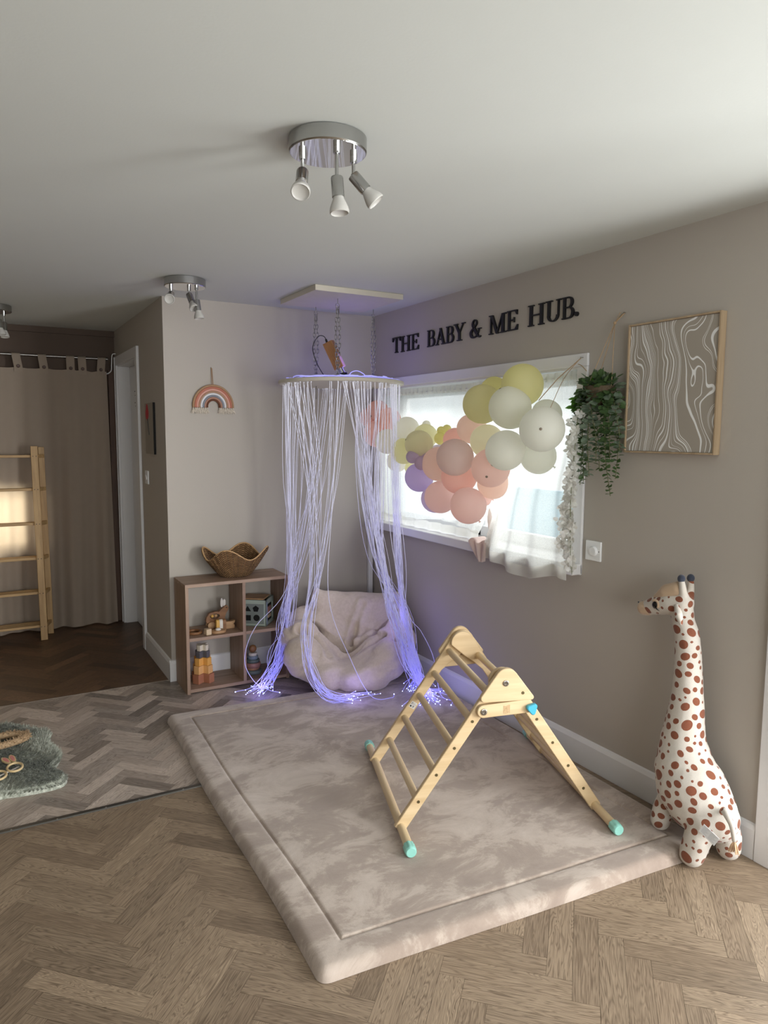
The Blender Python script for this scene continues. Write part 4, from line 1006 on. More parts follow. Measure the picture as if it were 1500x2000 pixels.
# ---- hanging plant with trailing eucalyptus and white blossom
def leaf(mb, p, d, up, L, W, cup=.25):
    d = d.normalized(); s = d.cross(up); s = s.normalized() if s.length > 1e-4 else d.orthogonal().normalized(); n = s.cross(d)
    P = [p, p+d*L*.35+s*W*.5+n*cup*W*.5, p+d*L*.75+s*W*.38+n*cup*W*.4, p+d*L, p+d*L*.75-s*W*.38+n*cup*W*.4, p+d*L*.35-s*W*.5+n*cup*W*.5, p+d*L*.5]
    mb.add(P, [(0, 1, 6), (1, 2, 6), (2, 3, 6), (3, 4, 6), (4, 5, 6), (5, 0, 6)])
def hanging_plant():
    def lf(name, c1, c2, tr=.35):
        t = NT(name); n = t.noise(t.coord('Object'), 30, 2); colr = t.mix(n, lin(c1), lin(c2)); t.col(colr); t.set(Roughness=.55)
        tl = t.new('ShaderNodeBsdfTranslucent'); t.link(colr, tl.inputs[0]); m = t.new('ShaderNodeMixShader'); m.inputs[0].default_value = tr
        t.link(t.b.outputs[0], m.inputs[1]); t.link(tl.outputs[0], m.inputs[2]); t.link(m.outputs[0], t.out.inputs[0]); M[name] = t.m
    lf('leaf_dark', (58, 88, 46), (98, 124, 78)); lf('leaf_grey', (98, 120, 98), (142, 156, 134)); lf('leaf_bright', (70, 130, 40), (110, 160, 62), .5); lf('petal', (232, 232, 226), (250, 250, 246), .45); lf('stem_green', (90, 100, 56), (120, 126, 76), .1)
    plain('pot_wicker', (86, 72, 52), .8, bump=.5, bscale=120)
    c = Vector((-.088, -2.145, 1.665))
    r = thing('hanging_plant', 'pot of trailing eucalyptus hung on jute twine beside the window', 'plant', (c.x, c.y, 1.25))
    obj('pot', MB().lathe([(.035, -.03), (.052, -.02), (.062, .03), (.064, .05), (.058, .05), (.05, .01)], c, (0, 0, 1), 24), 'pot_wicker', r, 40)
    kn = Vector((-.035, -2.160, 1.975)); hk = Vector((-.004, -2.183, 2.016))
    tw = obj('twine_hanger', MB().tube([hk, kn], .0026, 6).tube([hk+Vector((0, .014, -.004)), kn], .0022, 6).ball(kn, .007, 10, 6).tube([kn, kn+Vector((0, -.028, .04))], .0016, 5), 'jute', r, True)
    for a in (0.5, 2.2, 4.1): obj('twine', MB().tube([kn, c+Vector((.060*math.cos(a+.6), .060*math.sin(a+.6), .045))], .0018, 6), 'jute', tw, True)
    obj('nail', MB().cyl((0, hk.y, hk.z), (-.012, hk.y, hk.z), .002, n=8), 'screw_metal', tw)
    # bushy crown: every leaf a piece of its own, sharing one blade per shade
    def blade(mat):
        mb = MB(); leaf(mb, Vector((0, 0, 0)), Vector((1, 0, 0)), Vector((0, 0, 1)), 1, 1); me = mb.mesh('leaf'); me.materials.append(M[mat]); return me
    bl = {k: blade(k) for k in ('leaf_dark', 'leaf_grey', 'leaf_bright')}
    def leaf_obj(kind, p, d, up, L, W):
        d = d.normalized(); s_ = up.cross(d); s_ = s_.normalized() if s_.length > 1e-4 else d.orthogonal().normalized(); n = d.cross(s_)
        o = bpy.data.objects.new('leaf', bl[kind]); COL.objects.link(o); o.parent = r
        m = Matrix((d*L, s_*W, n*W)).transposed().to_4x4(); m.translation = p-wloc(r); o.matrix_local = m
    for k in range(235):
        a = rng.uniform(0, 2*PI); e = rng.uniform(-.9, 1.2); rad = rng.uniform(.035, .085)
        d = Vector((math.cos(a)*math.cos(e), math.sin(a)*math.cos(e)*1.15, math.sin(e)))
        p = c+Vector((0, 0, .035))+Vector((d.x*rad*.8, d.y*rad, d.z*rad*.8)); p.x = min(p.x, -.030)
        if p.x > -.05: d.x = min(d.x, 0)
        leaf_obj('leaf_dark' if rng.uniform() < .7 else 'leaf_grey', p, d+Vector((0, 0, rng.uniform(-.5, .3))), Vector((rng.uniform(-.9, .2), rng.uniform(-.6, .3), 1)), rng.uniform(.026, .042), rng.uniform(.024, .036))
    for k in range(18):
        d = Vector((rng.uniform(-.6, .1), rng.uniform(.3, 1.2), rng.uniform(-.9, .3)))
        leaf_obj('leaf_bright', Vector((-.11, -2.06+rng.uniform(-.03, .02), 1.66+rng.uniform(-.04, .03))), d, Vector((-.8, -.4, .8)), rng.uniform(.040, .060), rng.uniform(.020, .030))
    for k in range(5): leaf_obj('leaf_bright', Vector((-.10, -2.13+rng.uniform(-.03, .03), 1.715)), Vector((rng.uniform(-.5, .3), rng.uniform(-1, .6), .6)), Vector((-.5, 0, 1)), .05, .022)
    # trailing vines: opposite round leaves strung on a stem
    def vine(p0, p1, nl, lw, mat, sway=.012):
        p0, p1 = Vector(p0), Vector(p1); P = catmull([p0, p0.lerp(p1, .3)+Vector((rng.uniform(-sway, 0), rng.uniform(-sway, sway), 0)), p0.lerp(p1, .65)+Vector((rng.uniform(-sway, 0), rng.uniform(-sway, sway), 0)), p1], 26)
        st = obj('vine', MB().tube(P, .0014, 5), 'stem_green', r, True)
        mb = MB()
        for k in range(nl):
            u = (k+.5)/nl; i = min(25, int(u*26)); q = P[i].lerp(P[i+1], u*26-i); a = k*2.4+rng.uniform(-.3, .3)
            for sgn in (0, PI):
                d = Vector((math.cos(a+sgn), math.sin(a+sgn), rng.uniform(-.25, .35))); s = lw*1.3*(1.15-.45*u)*rng.uniform(.8, 1.2)
                if q.x+d.x*s > -.006: d.x = -abs(d.x)*.4
                leaf(mb, q, d+Vector((0, 0, rng.uniform(-.5, .2))), Vector((rng.uniform(-1.2, .2), rng.uniform(-.9, .5), .8)), s, s*.85)
        o = obj('vine_leaves', mb, mat, st); o['kind'] = 'stuff'
    vine((-.135, -2.095, 1.70), (-.125, -2.105, 1.315), 24, .024, 'leaf_dark'); vine((-.14, -2.13, 1.70), (-.13, -2.14, 1.34), 23, .026, 'leaf_grey')
    vine((-.14, -2.16, 1.70), (-.12, -2.165, 1.40), 20, .027, 'leaf_grey'); vine((-.12, -2.20, 1.69), (-.095, -2.228, 1.262), 27, .024, 'leaf_dark')
    vine((-.11, -2.205, 1.68), (-.09, -2.212, 1.40), 19, .026, 'leaf_dark'); vine((-.09, -2.215, 1.68), (-.06, -2.235, 1.44), 16, .025, 'leaf_grey')
    vine((-.12, -2.05, 1.66), (-.11, -2.012, 1.235), 26, .019, 'leaf_dark', .006); vine((-.08, -2.12, 1.69), (-.05, -2.12, 1.36), 20, .026, 'leaf_dark'); vine((-.10, -2.18, 1.69), (-.07, -2.175, 1.46), 15, .026, 'leaf_grey')
    vine((-.13, -2.09, 1.67), (-.12, -2.08, 1.30), 22, .022, 'leaf_grey'); vine((-.06, -2.23, 1.67), (-.045, -2.205, 1.33), 20, .022, 'leaf_dark')
    # white blossom trail
    f = thing('blossom_trail', 'long trail of white artificial blossom hanging at the right edge of the window', 'artificial flowers', (-.10, -2.04, .90))
    for (p0, p1, n) in (((-.15, -2.085, 1.60), (-.125, -2.045, .93), 42), ((-.135, -2.065, 1.55), (-.115, -2.015, .96), 34), ((-.12, -2.05, 1.45), (-.105, -2.035, .90), 30), ((-.125, -2.03, 1.25), (-.12, -1.995, 1.0), 22)):
        P = catmull([Vector(p0), Vector(p0).lerp(Vector(p1), .5)+Vector((-.01, .008, 0)), Vector(p1)], 30)
        st = obj('stem', MB().tube(P, .0013, 5), 'stem_green', f, True)
        mb = MB()
        for k in range(n):
            u = (k+.5)/n; q = P[int(u*30)]; ce = q+Vector((rng.uniform(-.02, .012), rng.uniform(-.022, .022), rng.uniform(-.008, .008)))
            a0 = rng.uniform(0, 6); nn = int(rng.integers(3, 5)); ax = Vector((rng.uniform(-1, -.2), rng.uniform(-.7, .5), rng.uniform(-.5, .4))).normalized(); s1 = ax.orthogonal().normalized(); s2 = ax.cross(s1)
            for j in range(nn):
                d = (s1*math.cos(a0+2*PI*j/nn)+s2*math.sin(a0+2*PI*j/nn))+ax*.35
                leaf(mb, ce, d, ax, rng.uniform(.020, .032), rng.uniform(.018, .026), -.3)
        o = obj('petals', mb, 'petal', st); o['kind'] = 'stuff'
hanging_plant()

# ---- plush giraffe
def giraffe():
    t = NT('giraffe_print'); v = t.coord('Object')
    at = t.new('ShaderNodeAttribute', attribute_name='spot').outputs['Fac']; k = t.math('LESS_THAN', at, 0.0)
    fab = t.noise(v, 300, 2)
    t.col(t.mix(k, t.mix(fab, lin((186, 179, 168)), lin((202, 195, 185))), t.mix(fab, lin((112, 66, 48)), lin((134, 82, 61)))))
    t.set(Roughness=.95); t.b.inputs['Sheen Weight'].default_value = .2; t.b.inputs['Specular IOR Level'].default_value = .1; t.bump(fab, .12, .002); M['giraffe_print'] = t.m
    plain('plush_beige', (186, 160, 132), .95, bump=.2, bscale=300, sheen=.3); plain('plush_navy', (46, 52, 66), .95, bump=.2, sheen=.3); plain('eye_black', (10, 9, 9), .12); plain('yarn', (206, 172, 138), .95); plain('care_label', (232, 234, 236), .7)
    spine = [(-0.105, -2.612, 0.861, 0.0384), (-0.105, -2.613, 0.828, 0.041), (-0.108, -2.637, 0.78, 0.0435), (-0.11, -2.647, 0.71, 0.047), (-0.115, -2.655, 0.641, 0.0505), (-0.12, -2.661, 0.571, 0.055), (-0.125, -2.664, 0.514, 0.062), (-0.13, -2.663, 0.445, 0.071), (-0.135, -2.664, 0.387, 0.081), (-0.14, -2.675, 0.337, 0.094), (-0.148, -2.691, 0.286, 0.110), (-0.152, -2.72, 0.241, 0.123), (-0.15, -2.751, 0.205, 0.118), (-0.15, -2.784, 0.182, 0.104), (-0.15, -2.82, 0.168, 0.083)]
    hl = [(-0.2, -2.814, 0.161, 0.0571), (-0.23, -2.813, 0.105, 0.0462), (-0.24, -2.802, 0.048, 0.0435)]
    hr = [(-0.105, -2.825, 0.13, 0.0513), (-0.088, -2.835, 0.09, 0.0447), (-0.088, -2.838, 0.046, 0.042)]
    fl = [(-0.17, -2.645, 0.163, 0.0429), (-0.19, -2.635, 0.120, 0.038), (-0.2, -2.633, 0.080, 0.0362)]
    fr = [(-0.105, -2.633, 0.14, 0.042), (-0.085, -2.615, 0.105, 0.036), (-0.078, -2.610, 0.078, 0.0345)]
    head = [(-0.105, -2.61, 0.893, 0.040), (-0.115, -2.567, 0.883, 0.0435), (-0.12, -2.507, 0.864, 0.0365), (-0.12, -2.466, 0.847, 0.029)]
    h1 = [(-0.118, -2.62, 0.922, 0.0165), (-0.125, -2.619, 0.958, 0.0134), (-0.125, -2.614, 0.978, 0.0118)]
    h2 = [(-0.08, -2.618, 0.91, 0.017), (-0.075, -2.617, 0.953, 0.0135), (-0.075, -2.616, 0.976, 0.0116)]
    mb = MB()
    for L in (spine, hl, hr, fl, fr, head, h1, h2): mb.chain(L, 20, 12)
    me = remesh(mb, .0060, 4); V = mesh_co(me)
    # soles flatten on mat and floor
    fb = V[:,1] > -2.74; V[:,2] = np.where(fb, np.maximum(V[:,2], RUGZ+.003), np.maximum(V[:,2], .001)); V[:,0] = np.minimum(V[:,0], -.017); set_co(me, V)
    base = Vector((-.15, -2.73, 0.0))
    root = thing('plush_giraffe', 'tall cream plush giraffe with brown spots standing against the wall', 'soft toy', base)
    def print_spots(me, sizes, tries):
        # printed spots: distance to the nearest spot, kept as an attribute on the fabric
        V = mesh_co(me); Nn = mesh_no(me); C, Rr = np.zeros((0, 3)), np.zeros(0); ell = []
        for i in rng.integers(0, len(V), tries):
            q = sizes[int(rng.integers(0, len(sizes)))]*rng.uniform(.85, 1.15)
            if len(C) and (np.linalg.norm(C-V[i], axis=1) < (Rr+q)*1.05+.0075).any(): continue
            C = np.vstack((C, V[i])); Rr = np.append(Rr, q); n = Vector(Nn[i]); d1 = n.cross(Vector((0, 0, 1))); d1 = d1.normalized() if d1.length > .1 else n.orthogonal().normalized()
            d2 = n.cross(d1); an = rng.uniform(-.9, .9); e1 = d1*math.cos(an)+d2*math.sin(an); ell.append((np.array(e1), rng.uniform(.72, 1.0)))
        f = np.full(len(V), 1.0)
        for c, q, (e1, k) in zip(C, Rr, ell):
            D = V-c; al = D@e1; dist = np.sqrt((al*k)**2+np.maximum((D*D).sum(1)-al*al, 0)); f = np.minimum(f, dist-q)
        me.attributes.new('spot', 'FLOAT', 'POINT').data.foreach_set('value', f.astype(np.float32))
    print_spots(me, (.0165, .0145, .0125, .0105, .009, .0055), 5000)
    me.transform(Matrix.Translation(-base)); link('body', me, 'giraffe_print', root, True)
    mb = MB(); mb.chain([(-0.1215, -2.451, 0.842, 0.0287), (-0.122, -2.470, 0.846, 0.0292)], 20, 12); me = remesh(mb, .005, 3); me.transform(Matrix.Translation(-base)); mz = link('muzzle', me, 'plush_beige', root, True)
    for dx in (-.012, .010): obj('nostril', MB().ball((-.122+dx, -2.430, .862), .0035, 8, 6, (1, .6, 1)), 'plush_navy', mz, True)
    mb = MB(); mb.chain([(-0.111, -2.590, 0.940, 0.0315), (-0.114, -2.55, 0.921, 0.0345), (-0.118, -2.512, 0.892, 0.0225)], 18, 12); me = remesh(mb, .005, 6); me.transform(Matrix.Translation(-base)); link('crown', me, 'plush_beige', root, True)
    for p in ((-.125, -2.613, .987), (-.075, -2.615, .985)): obj('horn_tip', MB().ball(p, .0142, 16, 10, (1, 1, 1.1)), 'plush_navy', root, True)
    e = obj('eye', MB().ball((-.1545, -2.525, .873), .0125, 18, 12, (.5, 1, 1.05)), 'eye_black', root, True)
    obj('eyelid', MB().tube([(-.1580+.002*math.cos(q), -2.527-.017*math.sin(q), .875+.017*math.cos(q)) for q in np.linspace(-.9, 2.2, 12)], [.002]+[.0045]*10+[.002], 8), 'plush_beige', e, True)
    obj('lash', MB().tube([(-.1600, -2.530, .868), (-.160, -2.540, .860), (-.159, -2.551, .856)], [.0025, .002, .0008], 6), 'eye_black', e, True)
    mb = MB(); mb.chain([(-0.146, -2.616, 0.886, 0.010), (-0.163, -2.638, 0.862, 0.0150), (-0.166, -2.652, 0.834, 0.008)], 14, 10)
    me = remesh(mb, .004, 4); print_spots(me, (.010, .007), 30); me.transform(Matrix.Translation(-base)); link('ear', me, 'giraffe_print', root, True)
    mb = MB().tube(catmull([(-.19, -2.880, .233), (-.205, -2.905, .226), (-.206, -2.923, .202), (-.197, -2.929, .150)], 16), list(np.linspace(.012, .0075, 17)), 10)
    tl = obj('tail', mb, 'giraffe_print', root, True); print_spots(tl.data, (.009,), 8)
    mb = MB()
    for k in range(60):
        a = rng.uniform(0, 2*PI); q = rng.uniform(.2, 1); mb.tube([(-.197, -2.929, .152), (-.197+.011*q*math.cos(a), -2.929+.011*q*math.sin(a), .135), (-.197+.017*q*math.cos(a), -2.929+.020*q*math.sin(a), .108+.012*(1-q)+rng.uniform(-.004, .006))], .0013, 4)
    o = obj('tassel', mb, 'yarn', tl); o['kind'] = 'stuff'
    T0, T1, T3 = Vector((-.268, -2.862, .196)), Vector((-.262, -2.918, .170)), Vector((-.270, -2.845, .163))
    u_, v_ = T1-T0, T3-T0; n_ = u_.cross(v_).normalized()
    mb = MB(); mb.add([T0, T1, T1+v_, T3, T0+n_*.0012, T1+n_*.0012, T1+v_+n_*.0012, T3+n_*.0012], [(0, 3, 2, 1), (4, 5, 6, 7), (0, 1, 5, 4), (1, 2, 6, 5), (2, 3, 7, 6), (3, 0, 4, 7)])
    lb = obj('care_label', mb, 'care_label', root)
    plain('label_print', (168, 172, 178), .7); mb = MB()
    for k in range(7):
        for (a0, a1) in ((.08, .44), (.52, .92)):
            v0 = .12+.11*k; a1 = a1-.06*((k*7) % 3); off = n_*.0016
            for sg in (1, -1):
                o_ = off if sg > 0 else -n_*.0004
                mb.add([T0+u_*a0+v_*v0+o_, T0+u_*a1+v_*v0+o_, T0+u_*a1+v_*(v0+.022)+o_, T0+u_*a0+v_*(v0+.022)+o_], [(0, 1, 2, 3)])
    obj('label_print', mb, 'label_print', lb)
    obj('label_thread', MB().tube(catmull([T0+v_*.5, T0+v_*.9+Vector((.03, .0, -.03)), Vector((-.20, -2.86, .13))], 8), .001, 5), 'care_label', lb, True)
giraffe()

# ---- tab-top curtain across the passage
thin('linen_curtain', (178, 163, 147), .0, .30, var=.06); plain('coconut_button', (70, 46, 34), .5); plain('steel_rod', (150, 148, 144), .3, metal=1)
def tab_curtain():
    yc = 1.60; zt, zr = 1.985, 2.075
    tag(obj('curtain_rod', MB().cyl((-3.25, yc, zr), (-1.475, yc, zr), .008, n=14).cyl((-1.475, yc, zr), (-1.46, yc, zr), .012, n=14), 'steel_rod', smooth=35), 'slim metal rod carrying the tab-top curtain', 'curtain rod')
    r = thing('tab_curtain', 'beige linen tab-top curtain with brown buttons closing the passage', 'curtain', (-2.3, yc, 0))
    tabs = [-1.515, -1.645, -1.728, -1.91, -2.08, -2.26, -2.43, -2.60, -2.78, -2.95, -3.12]
    x0, x1 = -3.22, -1.475
    def X(s, t): return x0+(x1-x0)*s+(.02*t*(s > .97))
    def Zt(x): 
        d = min(abs(x-a) for a in tabs); return zt-.022*min(1, d/.06)*(.6 if x > -1.7 else .35)
    def Yf(s, t):
        x = X(s, t); a = .25+.75*t
        return yc-.012+a*(.026*math.sin(x*23+.8*math.sin(x*7)+t*.8)+.016*math.sin(x*51+1.5*t))-.03*a*math.exp(-((x+1.68+.04*t)/.03)**2)-.025*t*math.exp(-((x+1.55)/.06)**2)
    def Z(s, t):
        zz = Zt(X(s, t)); return zz-(zz-.012)*t
    obj('panel', net_sheet(X, Z, Yf, 170, 36) if False else (lambda mb: mb)(MB().add([(X(i/170, j/36), Yf(i/170, j/36), Z(i/170, j/36)) for j in range(37) for i in range(171)], [(j*171+i, j*171+i+1, (j+1)*171+i+1, (j+1)*171+i) for j in range(36) for i in range(170)])), 'linen_curtain', r, True)
    for x in tabs:
        w = .028; lean = .012*math.sin(x*40)
        P = [(x+lean-w, yc-.016, zt+.002), (x+lean+w, yc-.016, zt+.002)]
        mb = MB(); ring = [(yc-.020, zt-.035), (yc-.020, zt), (yc-.014, zr-.006), (yc-.010, zr+.008), (yc, zr+.012), (yc+.010, zr+.008), (yc+.012, zr-.006), (yc-.006, zt)]
        vs = [(x+(lean if z > zt+.02 else 0)-w, y, z) for y, z in ring]+[(x+(lean if z > zt+.02 else 0)+w, y, z) for y, z in ring]; n = len(ring)
        mb.add(vs, [(i, i+1, n+i+1, n+i) for i in range(n-1)])
        tb = obj('tab', mb, 'linen_curtain', r, True)
        obj('button', MB().lathe([(.012, 0), (.0125, .003), (.010, .005), (.004, .004)], (x, yc-.021, zt+.006), (0, -1, 0), 16), 'coconut_button', tb, 40)
tab_curtain()
wood_obj('dark_timber', (74, 52, 38), (98, 72, 54), 'Z', .6)
struct('trim_5', MB().box((-1.452, 1.655, 0), (-1.402, 1.70, 2.0)), 'dark_timber', 'dark timber jamb behind the edge of the passage curtain', 'trim')
tag(obj('cable', MB().tube(catmull([(-1.402, 1.60, 2.12), (-1.425, 1.61, 2.11), (-1.43, 1.62, 2.04), (-1.435, 1.62, 1.99), (-1.465, 1.61, 1.965), (-1.49, 1.61, 1.965)], 24), .004, 8), 'white_upvc', smooth=True), 'white cable looping beside the door frame at the curtain rod', 'cable')

# ---- pine ladder shelf
wood_obj('pine_z', (160, 126, 82), (192, 158, 108), 'Z', .55); wood_obj('pine_x', (164, 130, 86), (196, 162, 112), 'X', .55)
def ladder_shelf():
    r = thing('ladder_shelf', 'raw pine ladder shelf in front of the glowing curtain at the left edge', 'shelf', (-2.4, 1.42, 0))
    def post(p0, p1, w, d): 
        p0, p1 = Vector(p0), Vector(p1); mb = MB(); vs = []
        for p in (p0, p1):
            for x, y in ((-1, -1), (1, -1), (1, 1), (-1, 1)): vs.append(p+Vector((x*w/2, y*d/2, 0)))
        mb.add(vs, [(0, 3, 2, 1), (4, 5, 6, 7), (0, 1, 5, 4), (1, 2, 6, 5), (2, 3, 7, 6), (3, 0, 4, 7)]); return mb
    F0, F1, K0, K1 = (-2.006, 1.335, .001), (-2.012, 1.425, 1.412), (-1.950, 1.50, .001), (-1.962, 1.50, 1.405)
    ps = []
    for dx in (0, -.80):
        sh = Vector((dx-.10*(dx < 0), 0, 0))
        ps.append(obj('front_post', post(Vector(F0)+sh, Vector(F1)+sh, .046, .022), 'pine_z', r, bevel=.002)); obj('back_post', post(Vector(K0)+sh, Vector(K1)+sh, .040, .022), 'pine_z', r, bevel=.002)
    for z in (.10, .345, .597, .850, 1.100, 1.340):
        u = z/1.41; yf = F0[1]+(F1[1]-F0[1])*u; xf = -2.012
        d0 = yf+.012; d1 = 1.488; n = 3; wd = (d1-d0-.008)/n-.006
        for k in range(n):
            a = d0+(k+.5)*(d1-d0)/n; obj('shelf_slat', MB().box((-2.93, a-wd/2, z-.010), (-1.985, a+wd/2, z+.008)), 'pine_x', r, bevel=.0015)
        m = MB(); m.add([(-1.987, yf+.014, z-.014), (-1.942, 1.488, z-.014), (-1.942, 1.488, z+.012), (-1.987, yf+.014, z+.012), (-2.000, yf+.014, z-.014), (-1.960, 1.488, z-.014), (-1.960, 1.488, z+.012), (-2.000, yf+.014, z+.012)], [(0, 1, 2, 3), (7, 6, 5, 4), (0, 4, 5, 1), (3, 2, 6, 7), (1, 5, 6, 2), (0, 3, 7, 4)])
        obj('bearer', m, 'pine_x', r)
        for dx in (-.010, .011): obj('screw', MB().cyl((xf+dx, yf-.009, z), (xf+dx, yf-.0125, z), .0032, n=8), 'black_matte', ps[0])
ladder_shelf()

# ---- canvas with a red flower and light switch on the return wall
plain('canvas_grey', (150, 142, 130), .85); plain('canvas_edge', (18, 16, 15), .8); plain('petal_red', (178, 24, 44), .6); plain('stalk_grey', (84, 82, 78), .7)
def rose_canvas():
    y0, y1, z0, z1, x = .268, .515, 1.378, 1.70, WX
    r = thing('rose_canvas', 'narrow grey canvas with a red rose on the passage side wall', 'picture', (x-.01, (y0+y1)/2, z0))
    obj('canvas', MB().box((x-.014, y0, z0), (x-.0005, y1, z1)), 'canvas_grey', r)
    obj('edge_band', MB().box((x-.0145, y0-.0015, z0), (x-.0005, y0, z1)), 'canvas_edge', r)
    mb = MB()
    for (dy, dz, q) in ((.0, 0, .042), (.02, -.022, .034), (-.02, -.02, .034), (.0, -.035, .030)): mb.ball((x-.0143, .445+dy, 1.655+dz), q, 14, 8, (.03, .8, 1))
    obj('painted_rose', mb, 'petal_red', r, True)
    obj('painted_stalk', MB().tube([(x-.0144, .425, 1.60), (x-.0144, .41, 1.55), (x-.0144, .385, 1.50)], .004, 6), 'stalk_grey', r, True)
rose_canvas()
def light_switch():
    r = thing('light_switch', 'white light switch beside the doorway under the rose canvas', 'switch', (WX-.005, .55, 1.178))
    obj('plate', MB().box((WX-.009, .508, 1.176), (WX-.0002, .596, 1.264)), 'white_upvc', r, bevel=.002)
    obj('rocker', MB().prism([(.535, 1.205), (.569, 1.205), (.569, 1.235), (.535, 1.235)], lambda y, z, d: (WX-d-(.004 if z > 1.22 else 0), y, z), .008, .0115), 'white_upvc', r)
light_switch()

# ---- rainbow wall hanging
def rainbow():
    cx, cz, y = -1.1075, 1.672, -.011
    r = thing('rainbow_hanging', 'small corded rainbow wall hanging with cream tassels above the shelf', 'wall decoration', (cx, y, 1.63))
    cols = [('cord_camel', (168, 136, 104), .1215), ('cord_rust', (186, 120, 98), .1095), ('cord_pink', (216, 164, 148), .0975), ('cord_tan', (172, 138, 112), .0855), ('cord_white', (226, 226, 228), .0735), ('cord_slate', (134, 138, 146), .0615), ('cord_blush', (176, 132, 112), .0500), ('cord_brown', (104, 64, 44), .0390)]
    plain('cord_fringe', (216, 206, 190), .95)
    for nm, c, q in cols:
        plain(nm, c, .9, bump=.5, bscale=350)
        P = [(cx+q*math.cos(t), y, cz+q*1.04*math.sin(t)) for t in np.linspace(0, PI, 34)]
        P = [(P[0][0]-.002, y, cz-.006)]+P+[(P[-1][0]+.002, y, cz-.006)]
        cd = obj('cord', MB().tube(P, .0068, 10), nm, r, True)
        for s in (1, -1):
            mb = MB()
            for k in range(14):
                e = (cx+s*q, y, cz-.002); mb.tube([e, (e[0]+rng.uniform(-.006, .006), y+rng.uniform(-.007, .002), cz-.018), (e[0]+rng.uniform(-.018, .018), min(-.004, y+rng.uniform(-.014, .004)), cz-.036+rng.uniform(-.010, .008))], .0013, 4)
            o = obj('tassel', mb, 'cord_fringe', cd); o['kind'] = 'stuff'
    obj('hanging_cord', MB().tube([(cx-.006, y, cz+.127), (cx-.008, -.006, 1.905), (cx-.004, -.006, 1.908), (cx+.002, y, cz+.127)], .002, 6), 'cord_camel', r, True)
    obj('nail', MB().cyl((cx-.006, 0, 1.905), (cx-.006, -.012, 1.905), .002, n=8), 'screw_metal', r)
rainbow()

# ---- wicker basket on the shelf
def basket():
    t = NT('wicker'); v = t.coord('UV'); s = t.n.new('ShaderNodeSeparateXYZ'); t.link(v, s.inputs[0]); n = t.noise(t.coord('Object'), 26, 3)
    wv = t.math('SINE', t.math('MULTIPLY', s.outputs[0], 226.2)); wz = t.math('SINE', t.math('MULTIPLY', s.outputs[1], 94.25))
    f = t.math('ADD', t.math('MULTIPLY', t.math('MULTIPLY', wv, wz), .33), t.math('ADD', t.math('MULTIPLY', n, .6), t.math('MULTIPLY', wz, .10)))
    t.col(t.ramp(f, [(.0, lin((84, 58, 34))), (.35, lin((150, 112, 72))), (.75, lin((196, 156, 108)))])); t.set(Roughness=.75)
    t.bump(t.math('MULTIPLY', wv, wz), 1.0, .006); M['wicker'] = t.m; plain('wicker_rim', (196, 158, 112), .7)
    cx, cy, z0 = -1.028, -.145, .6485; N, K = 120, 75
    def P(th, h, off=0):
        prof = np.interp(h, [0, .08, .3, .6, 1.0], [.088, .100, .128, .158, .196]); wob = 1+h*.05*math.cos(4*th+2.0)+.028*abs(math.sin(h*15*PI))
        rim = .142+.034*math.cos(4*th+2.0)
        x = (prof*wob-off)*math.cos(th); y = (prof*.74*wob-off)*math.sin(th)
        return (cx+x, cy+y, z0+.002+h*rim)
    mb = MB(); vs = []; uv = []
    for lay, off in ((0, 0), (1, .007)):
        for j in range(K+1):
            for i in range(N):
                rip = .0016*math.sin(i*PI*.5+(j % 2)*PI)+.0012*math.sin(j*PI); th = 2*PI*i/N; vs.append(P(th, j/K, off-(rip if lay == 0 else -rip))); uv.append((i/N, j/K))
    f = []
    for lay in (0, 1):
        o = lay*(K+1)*N
        for j in range(K):
            for i in range(N):
                q = (o+j*N+i, o+j*N+(i+1) % N, o+(j+1)*N+(i+1) % N, o+(j+1)*N+i); f.append(q if lay == 0 else q[::-1])
    f.append(tuple(range(N-1, -1, -1))); f.append(tuple(range((K+1)*N, (K+1)*N+N)))
    mb.add(vs, f); root = thing('wicker_basket', 'wavy-rimmed brown wicker basket on top of the cube shelf', 'basket', (cx, cy, z0))
    o = obj('bowl', mb, 'wicker', root, True); l = o.data.uv_layers.new(name='UVMap')
    for lp in o.data.loops: l.data[lp.index].uv = uv[lp.vertex_index]
    obj('rim', MB().tube([P(2*PI*i/N, 1.0, .0035) for i in range(N)], .0048, 6, closed=True), 'wicker_rim', root, True)
basket()

